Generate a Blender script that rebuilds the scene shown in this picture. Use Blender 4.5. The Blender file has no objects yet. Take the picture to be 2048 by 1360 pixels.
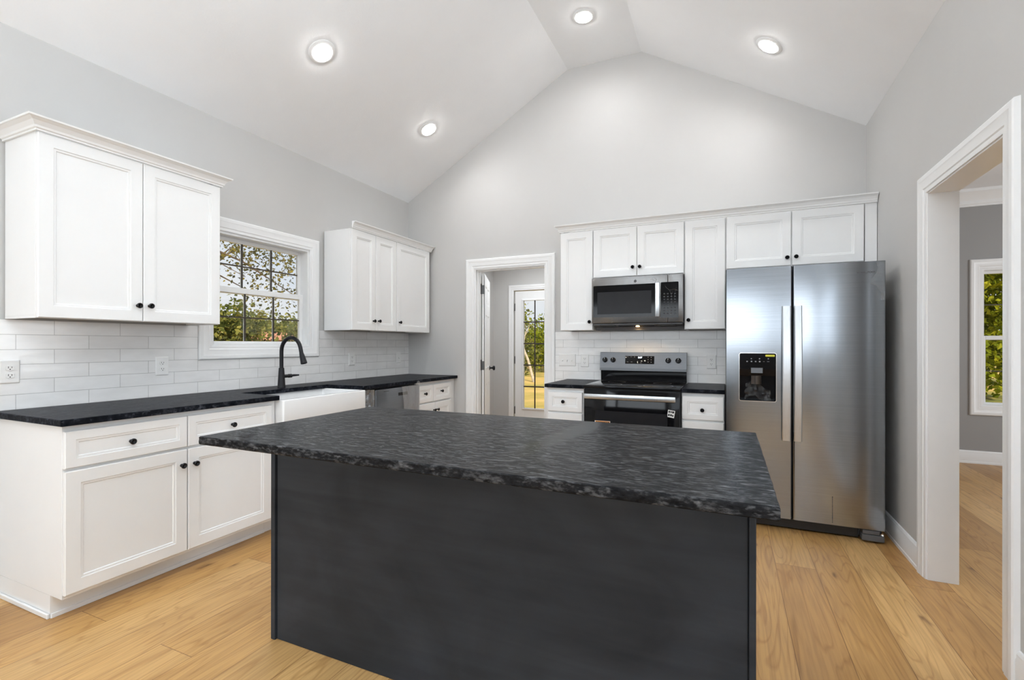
import bpy, bmesh, math, random
from mathutils import Vector, Matrix
R = math.radians
scene = bpy.context.scene
COL = scene.collection

# ------------------------------------------------------------------ camera
cd = bpy.data.cameras.new('camera'); cam = bpy.data.objects.new('camera', cd); COL.objects.link(cam)
cd.sensor_width = 36.0; cd.lens = 960.67 / 2048 * 36.0
cd.shift_y = 9.1 / 2048
cam.location = (3.3179, -4.5049, 1.2482)
cam.rotation_euler = (R(90), R(-0.06), 0.4216)
cd.clip_start = 0.05; cd.clip_end = 400
scene.camera = cam

# ------------------------------------------------------------------ world, sun, big lights, exposure
scene.view_settings.view_transform = 'Standard'
scene.view_settings.look = 'None'
scene.view_settings.gamma = 1.0
scene.view_settings.exposure = 0.72

w = bpy.data.worlds.new('sky'); scene.world = w; w.use_nodes = True
nt = w.node_tree; nt.nodes.clear()
out = nt.nodes.new('ShaderNodeOutputWorld'); bg = nt.nodes.new('ShaderNodeBackground')
tc = nt.nodes.new('ShaderNodeTexCoord'); nz = nt.nodes.new('ShaderNodeTexNoise'); cr = nt.nodes.new('ShaderNodeValToRGB')
nz.inputs['Scale'].default_value = 3.0; nz.inputs['Detail'].default_value = 6
cr.color_ramp.elements[0].position = 0.38; cr.color_ramp.elements[0].color = (0.70, 0.81, 0.98, 1)
cr.color_ramp.elements[1].position = 0.66; cr.color_ramp.elements[1].color = (0.93, 0.95, 0.99, 1)
nt.links.new(tc.outputs['Generated'], nz.inputs['Vector']); nt.links.new(nz.outputs['Fac'], cr.inputs['Fac'])
nt.links.new(cr.outputs['Color'], bg.inputs['Color']); nt.links.new(bg.outputs['Background'], out.inputs['Surface'])
bg.inputs['Strength'].default_value = 0.57

sl = bpy.data.lights.new('sun', 'SUN'); sun = bpy.data.objects.new('sun', sl); COL.objects.link(sun)
sl.energy = 3.6; sl.angle = R(1.0); sl.color = (1.0, 0.90, 0.72)
sun.rotation_euler = (R(48), 0, R(40))      # shines from the back right of the house towards the far trees

def area(name, loc, direction, sx, sy, energy, color=(1, 1, 1), shape='RECTANGLE', spread=180):
    l = bpy.data.lights.new(name, 'AREA'); o = bpy.data.objects.new(name, l); COL.objects.link(o)
    l.shape = shape; l.size = sx; l.size_y = sy; l.energy = energy; l.color = color; l.spread = R(spread)
    o.location = loc; o.rotation_euler = Vector(direction).to_track_quat('-Z', 'Y').to_euler()
    return o
# added fill lights, out of view along the rear, left and right walls
FILL_TINT = (0.86, 0.935, 1.0)
area('rear_fill', (2.1, -8.30, 1.72), (0, 1, 0), 3.9, 1.0, 41, FILL_TINT)  # added for an assumed window, none modelled; height set by the fridge reflection
area('left_fill', (0.06, -6.4, 1.65), (1, 0.25, 0), 1.8, 1.5, 34, FILL_TINT)  # fill without a window, added to brighten the right side
area('right_fill', (4.28, -4.95, 1.56), (-1, 0, 0), 4.0, 0.66, 14, (0.78, 0.89, 1.0))  # added for the fridge reflection and left cabinets; this wall has no window
# added fill behind the camera, no fixture there, washing the vaulted ceiling
area('ceiling_fill', (2.75, -4.85, 2.40), (0, 0.0, 1), 2.6, 0.8, 76, (0.82, 0.92, 1.0))
# unseen fills added to brighten the mudroom and the dining room
area('mudroom_fill', (1.1, 0.95, 2.47), (0, 0, -1), 1.3, 1.3, 15, (0.92, 0.96, 1.0))
area('dining_fill', (8.3, -0.6, 1.6), (-1, 0, 0), 1.8, 1.4, 54, (0.88, 0.94, 1.0))

# ------------------------------------------------------------------ dimensions (metres; x right, y into the back wall, z up)
W = 4.293; ZL = 2.858; ZR = 2.943; ZF = 3.936; XF1 = 1.891; XF2 = 2.5945
REAR = -8.5; TH = 0.115

# ------------------------------------------------------------------ materials
def new_mat(name):
    m = bpy.data.materials.new(name); m.use_nodes = True
    return m, m.node_tree, m.node_tree.nodes['Principled BSDF']
def N(nt, t, **kw):
    n = nt.nodes.new(t)
    for k, v in kw.items():
        if k in n.inputs: n.inputs[k].default_value = v
        else: setattr(n, k, v)
    return n
def L(nt, a, b): nt.links.new(a, b)
def coords(nt, scale=(1, 1, 1), loc=(0, 0, 0)):
    t = N(nt, 'ShaderNodeTexCoord'); mp = N(nt, 'ShaderNodeMapping')
    mp.inputs['Scale'].default_value = scale; mp.inputs['Location'].default_value = loc
    L(nt, t.outputs['Object'], mp.inputs['Vector']); return mp.outputs['Vector']
def ramp(nt, fac, stops):
    c = N(nt, 'ShaderNodeValToRGB'); e = c.color_ramp.elements
    while len(e) < len(stops): e.new(0.5)
    for i, (p, col) in enumerate(stops): e[i].position = p; e[i].color = (*col, 1) if len(col) == 3 else col
    L(nt, fac, c.inputs['Fac']); return c.outputs['Color']
def simple(name, col, rough=0.5, metal=0.0, noise=0.0, nscale=20, bump=0.0, bscale=200, spec=0.5, coat=0):
    m, nt, b = new_mat(name)
    b.inputs['Roughness'].default_value = rough; b.inputs['Metallic'].default_value = metal
    b.inputs['Specular IOR Level'].default_value = spec; b.inputs['Coat Weight'].default_value = coat
    v = coords(nt)
    n = N(nt, 'ShaderNodeTexNoise', Scale=nscale, Detail=4.0); L(nt, v, n.inputs['Vector'])
    k0 = [max(0, c * (1 - noise)) for c in col]; k1 = [min(1, c * (1 + noise)) for c in col]
    L(nt, ramp(nt, n.outputs['Fac'], [(0.3, k0), (0.7, k1)]), b.inputs['Base Color'])
    if bump:
        n2 = N(nt, 'ShaderNodeTexNoise', Scale=bscale, Detail=3.0); L(nt, v, n2.inputs['Vector'])
        bp = N(nt, 'ShaderNodeBump', Strength=bump, Distance=0.002); L(nt, n2.outputs['Fac'], bp.inputs['Height'])
        L(nt, bp.outputs['Normal'], b.inputs['Normal'])
    return m
M = {}
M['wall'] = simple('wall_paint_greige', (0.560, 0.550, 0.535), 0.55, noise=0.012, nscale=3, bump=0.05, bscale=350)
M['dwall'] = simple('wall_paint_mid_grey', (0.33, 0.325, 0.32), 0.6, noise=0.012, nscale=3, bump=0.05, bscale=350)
M['ceil'] = simple('ceiling_paint', (0.90, 0.905, 0.915), 0.7, noise=0.01, nscale=4, bump=0.25, bscale=90)
M['trim'] = simple('trim_paint_white', (0.86, 0.86, 0.855), 0.32, noise=0.006)
M['cab'] = simple('cabinet_paint_white', (0.87, 0.868, 0.86), 0.38, noise=0.006, nscale=8)
M['cabin'] = simple('cabinet_underside', (0.70, 0.66, 0.60), 0.5, noise=0.03)
M['black'] = simple('matte_black_metal', (0.008, 0.008, 0.010), 0.38, noise=0.2, spec=0.3)
M['blackp'] = simple('black_plastic', (0.014, 0.014, 0.015), 0.42, noise=0.1)
M['bglass'] = simple('black_glass', (0.005, 0.005, 0.006), 0.07, noise=0.05, spec=0.22)
M['screen'] = simple('oven_window_grey', (0.022, 0.022, 0.024), 0.22, noise=0.05, spec=0.12)
M['dgrey'] = simple('dark_grey_painted_steel', (0.10, 0.10, 0.105), 0.45, noise=0.05)
M['hinge'] = simple('hinge_bronze_grey', (0.10, 0.10, 0.10), 0.4, 0.6, noise=0.1)
M['plate'] = simple('wall_plate_white', (0.84, 0.835, 0.82), 0.35, noise=0.01)
M['slot'] = simple('socket_slot_dark', (0.03, 0.03, 0.03), 0.6, noise=0.1)
M['porc'] = simple('fireclay_white', (0.88, 0.88, 0.875), 0.12, noise=0.005, coat=0.3)
M['munt'] = simple('window_grille_bronze', (0.045, 0.035, 0.028), 0.5, noise=0.2)
M['munt_w'] = simple('window_grille_white', (0.80, 0.80, 0.78), 0.4, noise=0.02)
M['yellow'] = simple('sticker_yellow', (0.75, 0.72, 0.06), 0.5, noise=0.03)
M['orange'] = simple('sticker_orange', (0.80, 0.30, 0.03), 0.5, noise=0.05)
M['white'] = simple('sticker_white', (0.85, 0.85, 0.84), 0.5, noise=0.02)
M['ink'] = simple('printed_ink', (0.02, 0.02, 0.022), 0.6, noise=0.1)
M['blueink'] = simple('printed_blue', (0.05, 0.10, 0.40), 0.6, noise=0.1)
M['greyink'] = simple('printed_grey', (0.28, 0.28, 0.29), 0.6, noise=0.1)
M['keymark'] = simple('keypad_print', (0.03, 0.03, 0.032), 0.5, noise=0.1)
M['soil'] = simple('bark_brown', (0.13, 0.09, 0.06), 0.9, noise=0.4, nscale=8, bump=0.5, bscale=20)
M['palebark'] = simple('bark_pale', (0.45, 0.38, 0.30), 0.9, noise=0.3, nscale=8)
M['shingle'] = simple('roof_terracotta', (0.50, 0.22, 0.13), 0.8, noise=0.2, nscale=3)
M['hbrick'] = simple('far_house_siding', (0.55, 0.32, 0.22), 0.8, noise=0.15, nscale=3)

def emis(name, col, s):
    m, nt, b = new_mat(name)
    b.inputs['Base Color'].default_value = (*col, 1)
    n = N(nt, 'ShaderNodeTexNoise', Scale=5.0); mx = ramp(nt, n.outputs['Fac'], [(0, col), (1, col)])
    L(nt, mx, b.inputs['Emission Color']); b.inputs['Emission Strength'].default_value = s
    return m
M['lens'] = emis('led_lens', (1.0, 0.985, 0.96), 36.0)
M['led'] = emis('clock_digits', (0.75, 0.88, 1.0), 2.5)
M['bulb'] = emis('warm_task_bulb', (1.0, 0.62, 0.25), 14.0)

def steel(name, col, rough, axis='x', aniso=0.4):
    m, nt, b = new_mat(name)
    b.inputs['Metallic'].default_value = 1.0
    sc = (2, 2, 260) if axis == 'x' else (260, 260, 2)
    v = coords(nt, sc); n = N(nt, 'ShaderNodeTexNoise', Scale=1.0, Detail=3.0); L(nt, v, n.inputs['Vector'])
    v2 = coords(nt, (1.2, 1.2, 1.2)); n2 = N(nt, 'ShaderNodeTexNoise', Scale=2.0, Detail=3.0); L(nt, v2, n2.inputs['Vector'])
    L(nt, ramp(nt, n.outputs['Fac'], [(0.3, [c * 0.94 for c in col]), (0.7, [c * 1.05 for c in col])]), b.inputs['Base Color'])
    mr = N(nt, 'ShaderNodeMapRange'); mr.inputs['To Min'].default_value = rough * 0.88; mr.inputs['To Max'].default_value = rough * 1.14
    L(nt, n2.outputs['Fac'], mr.inputs['Value']); L(nt, mr.outputs['Result'], b.inputs['Roughness'])
    bp = N(nt, 'ShaderNodeBump', Strength=0.012, Distance=0.001); L(nt, n.outputs['Fac'], bp.inputs['Height']); L(nt, bp.outputs['Normal'], b.inputs['Normal'])
    return m
M['steel'] = steel('brushed_stainless', (0.33, 0.355, 0.385), 0.18)
M['steel_dw'] = steel('dishwasher_stainless', (0.27, 0.285, 0.305), 0.30)
M['steel_mw'] = steel('microwave_stainless', (0.20, 0.195, 0.19), 0.27)
M['steelp'] = steel('stainless_panel', (0.145, 0.15, 0.158), 0.36)
M['handle'] = steel('satin_handle', (0.62, 0.645, 0.67), 0.30, 'z')
M['chrome'] = steel('chrome_edge', (0.85, 0.85, 0.85), 0.15)

def m_floor():
    m, nt, b = new_mat('oak_planks')
    t = N(nt, 'ShaderNodeTexCoord'); sp = N(nt, 'ShaderNodeSeparateXYZ'); L(nt, t.outputs['Object'], sp.inputs[0])
    ax = N(nt, 'ShaderNodeMath', operation='ADD'); L(nt, sp.outputs['X'], ax.inputs[0]); ax.inputs[1].default_value = 10.0 - 0.37 + 0.002
    ay = N(nt, 'ShaderNodeMath', operation='ADD'); L(nt, sp.outputs['Y'], ay.inputs[0]); ay.inputs[1].default_value = 23.476
    cb = N(nt, 'ShaderNodeCombineXYZ'); L(nt, ay.outputs[0], cb.inputs[0]); L(nt, ax.outputs[0], cb.inputs[1])
    def brick(mortar, c1, c2, mc):
        k = N(nt, 'ShaderNodeTexBrick'); k.offset = 0.37; k.offset_frequency = 3
        k.inputs['Scale'].default_value = 1.0; k.inputs['Mortar Size'].default_value = mortar; k.inputs['Mortar Smooth'].default_value = 0.3
        k.inputs['Brick Width'].default_value = 1.9; k.inputs['Row Height'].default_value = 0.2
        k.inputs['Color1'].default_value = c1; k.inputs['Color2'].default_value = c2; k.inputs['Mortar'].default_value = mc
        L(nt, cb.outputs[0], k.inputs['Vector']); return k
    rnd = brick(0.0, (0, 0, 0, 1), (1, 1, 1, 1), (0, 0, 0, 1))
    mor = brick(0.0016, (1, 1, 1, 1), (1, 1, 1, 1), (0, 0, 0, 1))
    # grain space: shifted per plank
    mul = N(nt, 'ShaderNodeVectorMath', operation='MULTIPLY_ADD')
    L(nt, rnd.outputs['Color'], mul.inputs[0]); mul.inputs[1].default_value = (37.0, 23.0, 11.0); L(nt, t.outputs['Object'], mul.inputs[2])
    mp = N(nt, 'ShaderNodeMapping'); mp.inputs['Scale'].default_value = (7.0, 0.75, 1); L(nt, mul.outputs[0], mp.inputs['Vector'])
    n1 = N(nt, 'ShaderNodeTexNoise', Scale=1.0, Detail=2.0, Distortion=0.6); L(nt, mp.outputs[0], n1.inputs['Vector'])
    # cathedral rings out of the low noise
    rg = N(nt, 'ShaderNodeMath', operation='MULTIPLY'); L(nt, n1.outputs['Fac'], rg.inputs[0]); rg.inputs[1].default_value = 26.0
    fr = N(nt, 'ShaderNodeMath', operation='PINGPONG'); L(nt, rg.outputs[0], fr.inputs[0]); fr.inputs[1].default_value = 1.0
    mp2 = N(nt, 'ShaderNodeMapping'); mp2.inputs['Scale'].default_value = (90, 3.5, 1); L(nt, mul.outputs[0], mp2.inputs['Vector'])
    n2 = N(nt, 'ShaderNodeTexNoise', Scale=1.0, Detail=4.0); L(nt, mp2.outputs[0], n2.inputs['Vector'])
    mp3 = N(nt, 'ShaderNodeMapping'); mp3.inputs['Scale'].default_value = (2.4, 1.1, 1); L(nt, mul.outputs[0], mp3.inputs['Vector'])
    n3 = N(nt, 'ShaderNodeTexNoise', Scale=1.0, Detail=3.0); L(nt, mp3.outputs[0], n3.inputs['Vector'])
    base = ramp(nt, rnd.outputs['Color'], [(0.0, (0.46, 0.245, 0.080)), (0.5, (0.57, 0.330, 0.118)), (1.0, (0.68, 0.435, 0.185))])
    def mult(a, bcol, f):
        k = N(nt, 'ShaderNodeMix', data_type='RGBA', blend_type='MULTIPLY'); k.inputs[0].default_value = f
        L(nt, a, k.inputs[6]); L(nt, bcol, k.inputs[7]); return k.outputs[2]
    c = mult(base, ramp(nt, fr.outputs[0], [(0.0, (0.74, 0.66, 0.56)), (0.35, (1, 1, 1)), (1.0, (1, 1, 1))]), 0.75)
    c = mult(c, ramp(nt, n2.outputs['Fac'], [(0.35, (0.80, 0.76, 0.70)), (0.6, (1.04, 1.04, 1.04))]), 0.8)
    c = mult(c, ramp(nt, n3.outputs['Fac'], [(0.3, (0.84, 0.82, 0.80)), (0.65, (1.06, 1.05, 1.04))]), 0.9)
    # knots
    mp4 = N(nt, 'ShaderNodeMapping'); mp4.inputs['Scale'].default_value = (2.2, 0.85, 1); L(nt, mul.outputs[0], mp4.inputs['Vector'])
    nd = N(nt, 'ShaderNodeTexNoise', Scale=6.0, Detail=3.0); L(nt, mp4.outputs[0], nd.inputs['Vector'])
    va = N(nt, 'ShaderNodeVectorMath', operation='MULTIPLY_ADD'); L(nt, nd.outputs['Color'], va.inputs[0]); va.inputs[1].default_value = (0.22, 0.22, 0); L(nt, mp4.outputs[0], va.inputs[2])
    vo = N(nt, 'ShaderNodeTexVoronoi', Scale=1.0); vo.voronoi_dimensions = '2D'; L(nt, va.outputs[0], vo.inputs['Vector'])
    c = mult(c, ramp(nt, vo.outputs['Distance'], [(0.0, (0.25, 0.19, 0.15)), (0.014, (0.45, 0.38, 0.32)), (0.04, (0.92, 0.90, 0.88)), (0.07, (1, 1, 1))]), 0.9)
    c = mult(c, ramp(nt, mor.outputs['Color'], [(0, (0.45, 0.38, 0.30)), (1, (1, 1, 1))]), 1.0)
    L(nt, c, b.inputs['Base Color'])
    mr = N(nt, 'ShaderNodeMapRange'); mr.inputs['To Min'].default_value = 0.30; mr.inputs['To Max'].default_value = 0.46
    L(nt, n2.outputs['Fac'], mr.inputs['Value']); L(nt, mr.outputs['Result'], b.inputs['Roughness'])
    ad = N(nt, 'ShaderNodeMath', operation='MULTIPLY_ADD'); L(nt, mor.outputs['Color'], ad.inputs[0]); ad.inputs[1].default_value = 2.0; L(nt, n2.outputs['Fac'], ad.inputs[2])
    bp = N(nt, 'ShaderNodeBump', Strength=0.22, Distance=0.0015); L(nt, ad.outputs[0], bp.inputs['Height']); L(nt, bp.outputs['Normal'], b.inputs['Normal'])
    return m
M['floor'] = m_floor()

def m_tile(name, axis, off):
    m, nt, b = new_mat(name)
    t = N(nt, 'ShaderNodeTexCoord'); sp = N(nt, 'ShaderNodeSeparateXYZ'); L(nt, t.outputs['Object'], sp.inputs[0])
    a = N(nt, 'ShaderNodeMath', operation='ADD'); L(nt, sp.outputs[axis], a.inputs[0]); a.inputs[1].default_value = off
    z = N(nt, 'ShaderNodeMath', operation='ADD'); L(nt, sp.outputs['Z'], z.inputs[0]); z.inputs[1].default_value = -0.914
    cb = N(nt, 'ShaderNodeCombineXYZ'); L(nt, a.outputs[0], cb.inputs[0]); L(nt, z.outputs[0], cb.inputs[1])
    k = N(nt, 'ShaderNodeTexBrick'); k.offset = 0.5
    for n_, v in (('Scale', 1.0), ('Mortar Size', 0.0013), ('Mortar Smooth', 0.35), ('Brick Width', 0.3075), ('Row Height', 0.0765)): k.inputs[n_].default_value = v
    k.inputs['Color1'].default_value = (0.83, 0.82, 0.81, 1); k.inputs['Color2'].default_value = (0.88, 0.875, 0.865, 1); k.inputs['Mortar'].default_value = (0.46, 0.45, 0.44, 1)
    L(nt, cb.outputs[0], k.inputs['Vector'])
    n = N(nt, 'ShaderNodeTexNoise', Scale=7.0, Detail=3.0); mp = N(nt, 'ShaderNodeMapping'); mp.inputs['Scale'].default_value = (1, 2.5, 1)
    L(nt, cb.outputs[0], mp.inputs['Vector']); L(nt, mp.outputs[0], n.inputs['Vector'])
    mx = N(nt, 'ShaderNodeMix', data_type='RGBA', blend_type='MULTIPLY'); mx.inputs[0].default_value = 1.0
    L(nt, k.outputs['Color'], mx.inputs[6]); L(nt, ramp(nt, n.outputs['Fac'], [(0.3, (0.95, 0.95, 0.945)), (0.7, (1.03, 1.03, 1.03))]), mx.inputs[7])
    L(nt, mx.outputs[2], b.inputs['Base Color']); b.inputs['Roughness'].default_value = 0.18
    h = N(nt, 'ShaderNodeMath', operation='MULTIPLY_ADD'); L(nt, k.outputs['Fac'], h.inputs[0]); h.inputs[1].default_value = -1.0
    hs = N(nt, 'ShaderNodeMath', operation='MULTIPLY'); L(nt, n.outputs['Fac'], hs.inputs[0]); hs.inputs[1].default_value = 0.9; L(nt, hs.outputs[0], h.inputs[2])
    bp = N(nt, 'ShaderNodeBump', Strength=0.5, Distance=0.002); L(nt, h.outputs[0], bp.inputs['Height']); L(nt, bp.outputs['Normal'], b.inputs['Normal'])
    return m
M['tile_l'] = m_tile('subway_tile_left', 'Y', 3.306 + 0.15375 + 30.75)
M['tile_b'] = m_tile('subway_tile_back', 'X', -2.005 + 30.75)

def m_granite(name, dark, mid, light, stretch, rough, bump, spec, bsc, s1=9.0, s2=34.0):
    m, nt, b = new_mat(name)
    v = coords(nt, stretch)
    n1 = N(nt, 'ShaderNodeTexNoise', Scale=s1, Detail=6.0, Roughness=0.65, Distortion=0.2); L(nt, v, n1.inputs['Vector'])
    n2 = N(nt, 'ShaderNodeTexNoise', Scale=s2, Detail=5.0, Roughness=0.7); L(nt, v, n2.inputs['Vector'])
    mx = N(nt, 'ShaderNodeMath', operation='MULTIPLY_ADD'); L(nt, n2.outputs['Fac'], mx.inputs[0]); mx.inputs[1].default_value = 0.55
    hf = N(nt, 'ShaderNodeMath', operation='MULTIPLY'); L(nt, n1.outputs['Fac'], hf.inputs[0]); hf.inputs[1].default_value = 0.5; L(nt, hf.outputs[0], mx.inputs[2])
    n4 = N(nt, 'ShaderNodeTexNoise', Scale=s2 * 0.8, Detail=2.0, Roughness=0.5); v4 = coords(nt, stretch, (3.1, 1.7, 0.4)); L(nt, v4, n4.inputs['Vector'])
    fk = N(nt, 'ShaderNodeMix', data_type='RGBA', blend_type='ADD'); fk.inputs[0].default_value = 1.0
    L(nt, ramp(nt, mx.outputs[0], [(0.40, dark), (0.53, mid), (0.66, light)]), fk.inputs[6])
    L(nt, ramp(nt, n4.outputs['Fac'], [(0.60, (0, 0, 0)), (0.68, [c * 0.7 for c in light])]), fk.inputs[7])
    L(nt, fk.outputs[2], b.inputs['Base Color']); b.inputs['Specular IOR Level'].default_value = spec
    mr = N(nt, 'ShaderNodeMapRange'); mr.inputs['To Min'].default_value = rough * 0.7; mr.inputs['To Max'].default_value = rough * 1.4
    L(nt, n2.outputs['Fac'], mr.inputs['Value']); L(nt, mr.outputs['Result'], b.inputs['Roughness'])
    v2 = coords(nt); n3 = N(nt, 'ShaderNodeTexNoise', Scale=bsc, Detail=3.0); L(nt, v2, n3.inputs['Vector'])
    ad = N(nt, 'ShaderNodeMath', operation='ADD'); L(nt, n3.outputs['Fac'], ad.inputs[0]); L(nt, n2.outputs['Fac'], ad.inputs[1])
    bp = N(nt, 'ShaderNodeBump', Strength=bump, Distance=0.002); L(nt, ad.outputs[0], bp.inputs['Height']); L(nt, bp.outputs['Normal'], b.inputs['Normal'])
    return m
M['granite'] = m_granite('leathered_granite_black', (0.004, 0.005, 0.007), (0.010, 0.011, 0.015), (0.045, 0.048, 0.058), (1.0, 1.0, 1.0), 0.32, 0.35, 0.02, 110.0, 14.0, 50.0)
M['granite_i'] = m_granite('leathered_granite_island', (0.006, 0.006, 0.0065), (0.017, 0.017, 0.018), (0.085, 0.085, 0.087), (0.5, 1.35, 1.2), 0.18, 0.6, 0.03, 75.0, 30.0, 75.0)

def m_island():
    m, nt, b = new_mat('charcoal_stained_wood')
    v = coords(nt, (1.2, 1, 14)); n = N(nt, 'ShaderNodeTexNoise', Scale=1.6, Detail=5.0, Distortion=0.3); L(nt, v, n.inputs['Vector'])
    v2 = coords(nt, (1.1, 1, 1.5)); n2 = N(nt, 'ShaderNodeTexNoise', Scale=2.2, Detail=4.0, Distortion=0.8); L(nt, v2, n2.inputs['Vector'])
    c1 = ramp(nt, n.outputs['Fac'], [(0.3, (0.027, 0.031, 0.037)), (0.7, (0.036, 0.041, 0.048))])
    mx = N(nt, 'ShaderNodeMix', data_type='RGBA', blend_type='MULTIPLY'); mx.inputs[0].default_value = 1.0
    L(nt, c1, mx.inputs[6]); L(nt, ramp(nt, n2.outputs['Fac'], [(0.32, (0.70, 0.70, 0.70)), (0.62, (1.12, 1.12, 1.13))]), mx.inputs[7])
    L(nt, mx.outputs[2], b.inputs['Base Color']); b.inputs['Roughness'].default_value = 0.5; b.inputs['Specular IOR Level'].default_value = 0.15
    bp = N(nt, 'ShaderNodeBump', Strength=0.08, Distance=0.001); L(nt, n.outputs['Fac'], bp.inputs['Height']); L(nt, bp.outputs['Normal'], b.inputs['Normal'])
    return m
M['island'] = m_island()

def m_glass():
    m, nt, b = new_mat('window_glass'); nt.nodes.remove(b)
    o = nt.nodes['Material Output']; tr = N(nt, 'ShaderNodeBsdfTransparent'); gl = N(nt, 'ShaderNodeBsdfGlossy', Roughness=0.02)
    f = N(nt, 'ShaderNodeFresnel', IOR=1.35); mx = N(nt, 'ShaderNodeMixShader')
    n = N(nt, 'ShaderNodeTexNoise', Scale=2.0); L(nt, ramp(nt, n.outputs['Fac'], [(0, (0.96, 0.97, 0.965)), (1, (0.98, 0.985, 0.98))]), tr.inputs['Color'])
    L(nt, f.outputs[0], mx.inputs[0]); L(nt, tr.outputs[0], mx.inputs[1]); L(nt, gl.outputs[0], mx.inputs[2]); L(nt, mx.outputs[0], o.inputs['Surface'])
    return m
M['glass'] = m_glass()
def m_film(name, amount, dens):
    m, nt, b = new_mat(name); nt.nodes.remove(b)
    o = nt.nodes['Material Output']; tr = N(nt, 'ShaderNodeBsdfTransparent'); gl = N(nt, 'ShaderNodeBsdfGlossy', Roughness=0.18); df = N(nt, 'ShaderNodeBsdfDiffuse')
    df.inputs['Color'].default_value = (0.75, 0.76, 0.78, 1)
    n = N(nt, 'ShaderNodeTexNoise', Scale=30.0, Detail=4.0); t = coords(nt); L(nt, t, n.inputs['Vector'])
    bp = N(nt, 'ShaderNodeBump', Strength=0.5, Distance=0.01); L(nt, n.outputs['Fac'], bp.inputs['Height']); L(nt, bp.outputs['Normal'], gl.inputs['Normal'])
    a = N(nt, 'ShaderNodeMixShader'); a.inputs[0].default_value = 0.4; L(nt, gl.outputs[0], a.inputs[1]); L(nt, df.outputs[0], a.inputs[2])
    mx = N(nt, 'ShaderNodeMixShader'); r = N(nt, 'ShaderNodeMapRange'); r.inputs['To Min'].default_value = amount - dens; r.inputs['To Max'].default_value = amount + dens
    L(nt, n.outputs['Fac'], r.inputs['Value']); L(nt, r.outputs[0], mx.inputs[0]); L(nt, tr.outputs[0], mx.inputs[1]); L(nt, a.outputs[0], mx.inputs[2]); L(nt, mx.outputs[0], o.inputs['Surface'])
    return m
M['film'] = m_film('clear_protective_film', 0.05, 0.045)
M['film2'] = m_film('hazy_protective_film', 0.34, 0.16)

def m_leaf(name, c0, c1, c2):
    m, nt, b = new_mat(name); o = nt.nodes['Material Output']; nt.nodes.remove(b)
    v = coords(nt); n = N(nt, 'ShaderNodeTexNoise', Scale=1.3, Detail=5.0); L(nt, v, n.inputs['Vector'])
    n2 = N(nt, 'ShaderNodeNewGeometry')
    ad = N(nt, 'ShaderNodeMath', operation='MULTIPLY_ADD'); L(nt, n2.outputs['Random Per Island'], ad.inputs[0]); ad.inputs[1].default_value = 0.5
    sb = N(nt, 'ShaderNodeMath', operation='MULTIPLY'); L(nt, n.outputs['Fac'], sb.inputs[0]); sb.inputs[1].default_value = 0.55; L(nt, sb.outputs[0], ad.inputs[2])
    c = ramp(nt, ad.outputs[0], [(0.2, c0), (0.52, c1), (0.85, c2)])
    d = N(nt, 'ShaderNodeBsdfDiffuse'); tl = N(nt, 'ShaderNodeBsdfTranslucent'); mx = N(nt, 'ShaderNodeMixShader'); mx.inputs[0].default_value = 0.4
    L(nt, c, d.inputs['Color']); L(nt, c, tl.inputs['Color']); L(nt, d.outputs[0], mx.inputs[1]); L(nt, tl.outputs[0], mx.inputs[2]); L(nt, mx.outputs[0], o.inputs['Surface'])
    return m
M['leaf_olive'] = m_leaf('leaves_olive', (0.025, 0.03, 0.008), (0.13, 0.125, 0.025), (0.32, 0.25, 0.04))
M['leaf_dark'] = m_leaf('leaves_dark_green', (0.03, 0.05, 0.015), (0.16, 0.18, 0.05), (0.36, 0.33, 0.09))
M['leaf_lime'] = m_leaf('leaves_lime', (0.04, 0.06, 0.008), (0.22, 0.26, 0.02), (0.48, 0.47, 0.04))

def m_ground():
    m, nt, b = new_mat('dry_grass_and_dirt')
    v = coords(nt, (0.22, 0.22, 0.22)); n = N(nt, 'ShaderNodeTexNoise', Scale=1.0, Detail=8.0, Roughness=0.65); L(nt, v, n.inputs['Vector'])
    L(nt, ramp(nt, n.outputs['Fac'], [(0.34, (0.15, 0.17, 0.03)), (0.46, (0.40, 0.29, 0.06)), (0.6, (0.62, 0.40, 0.13))]), b.inputs['Base Color'])
    b.inputs['Roughness'].default_value = 0.95
    return m
M['ground'] = m_ground()

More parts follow.
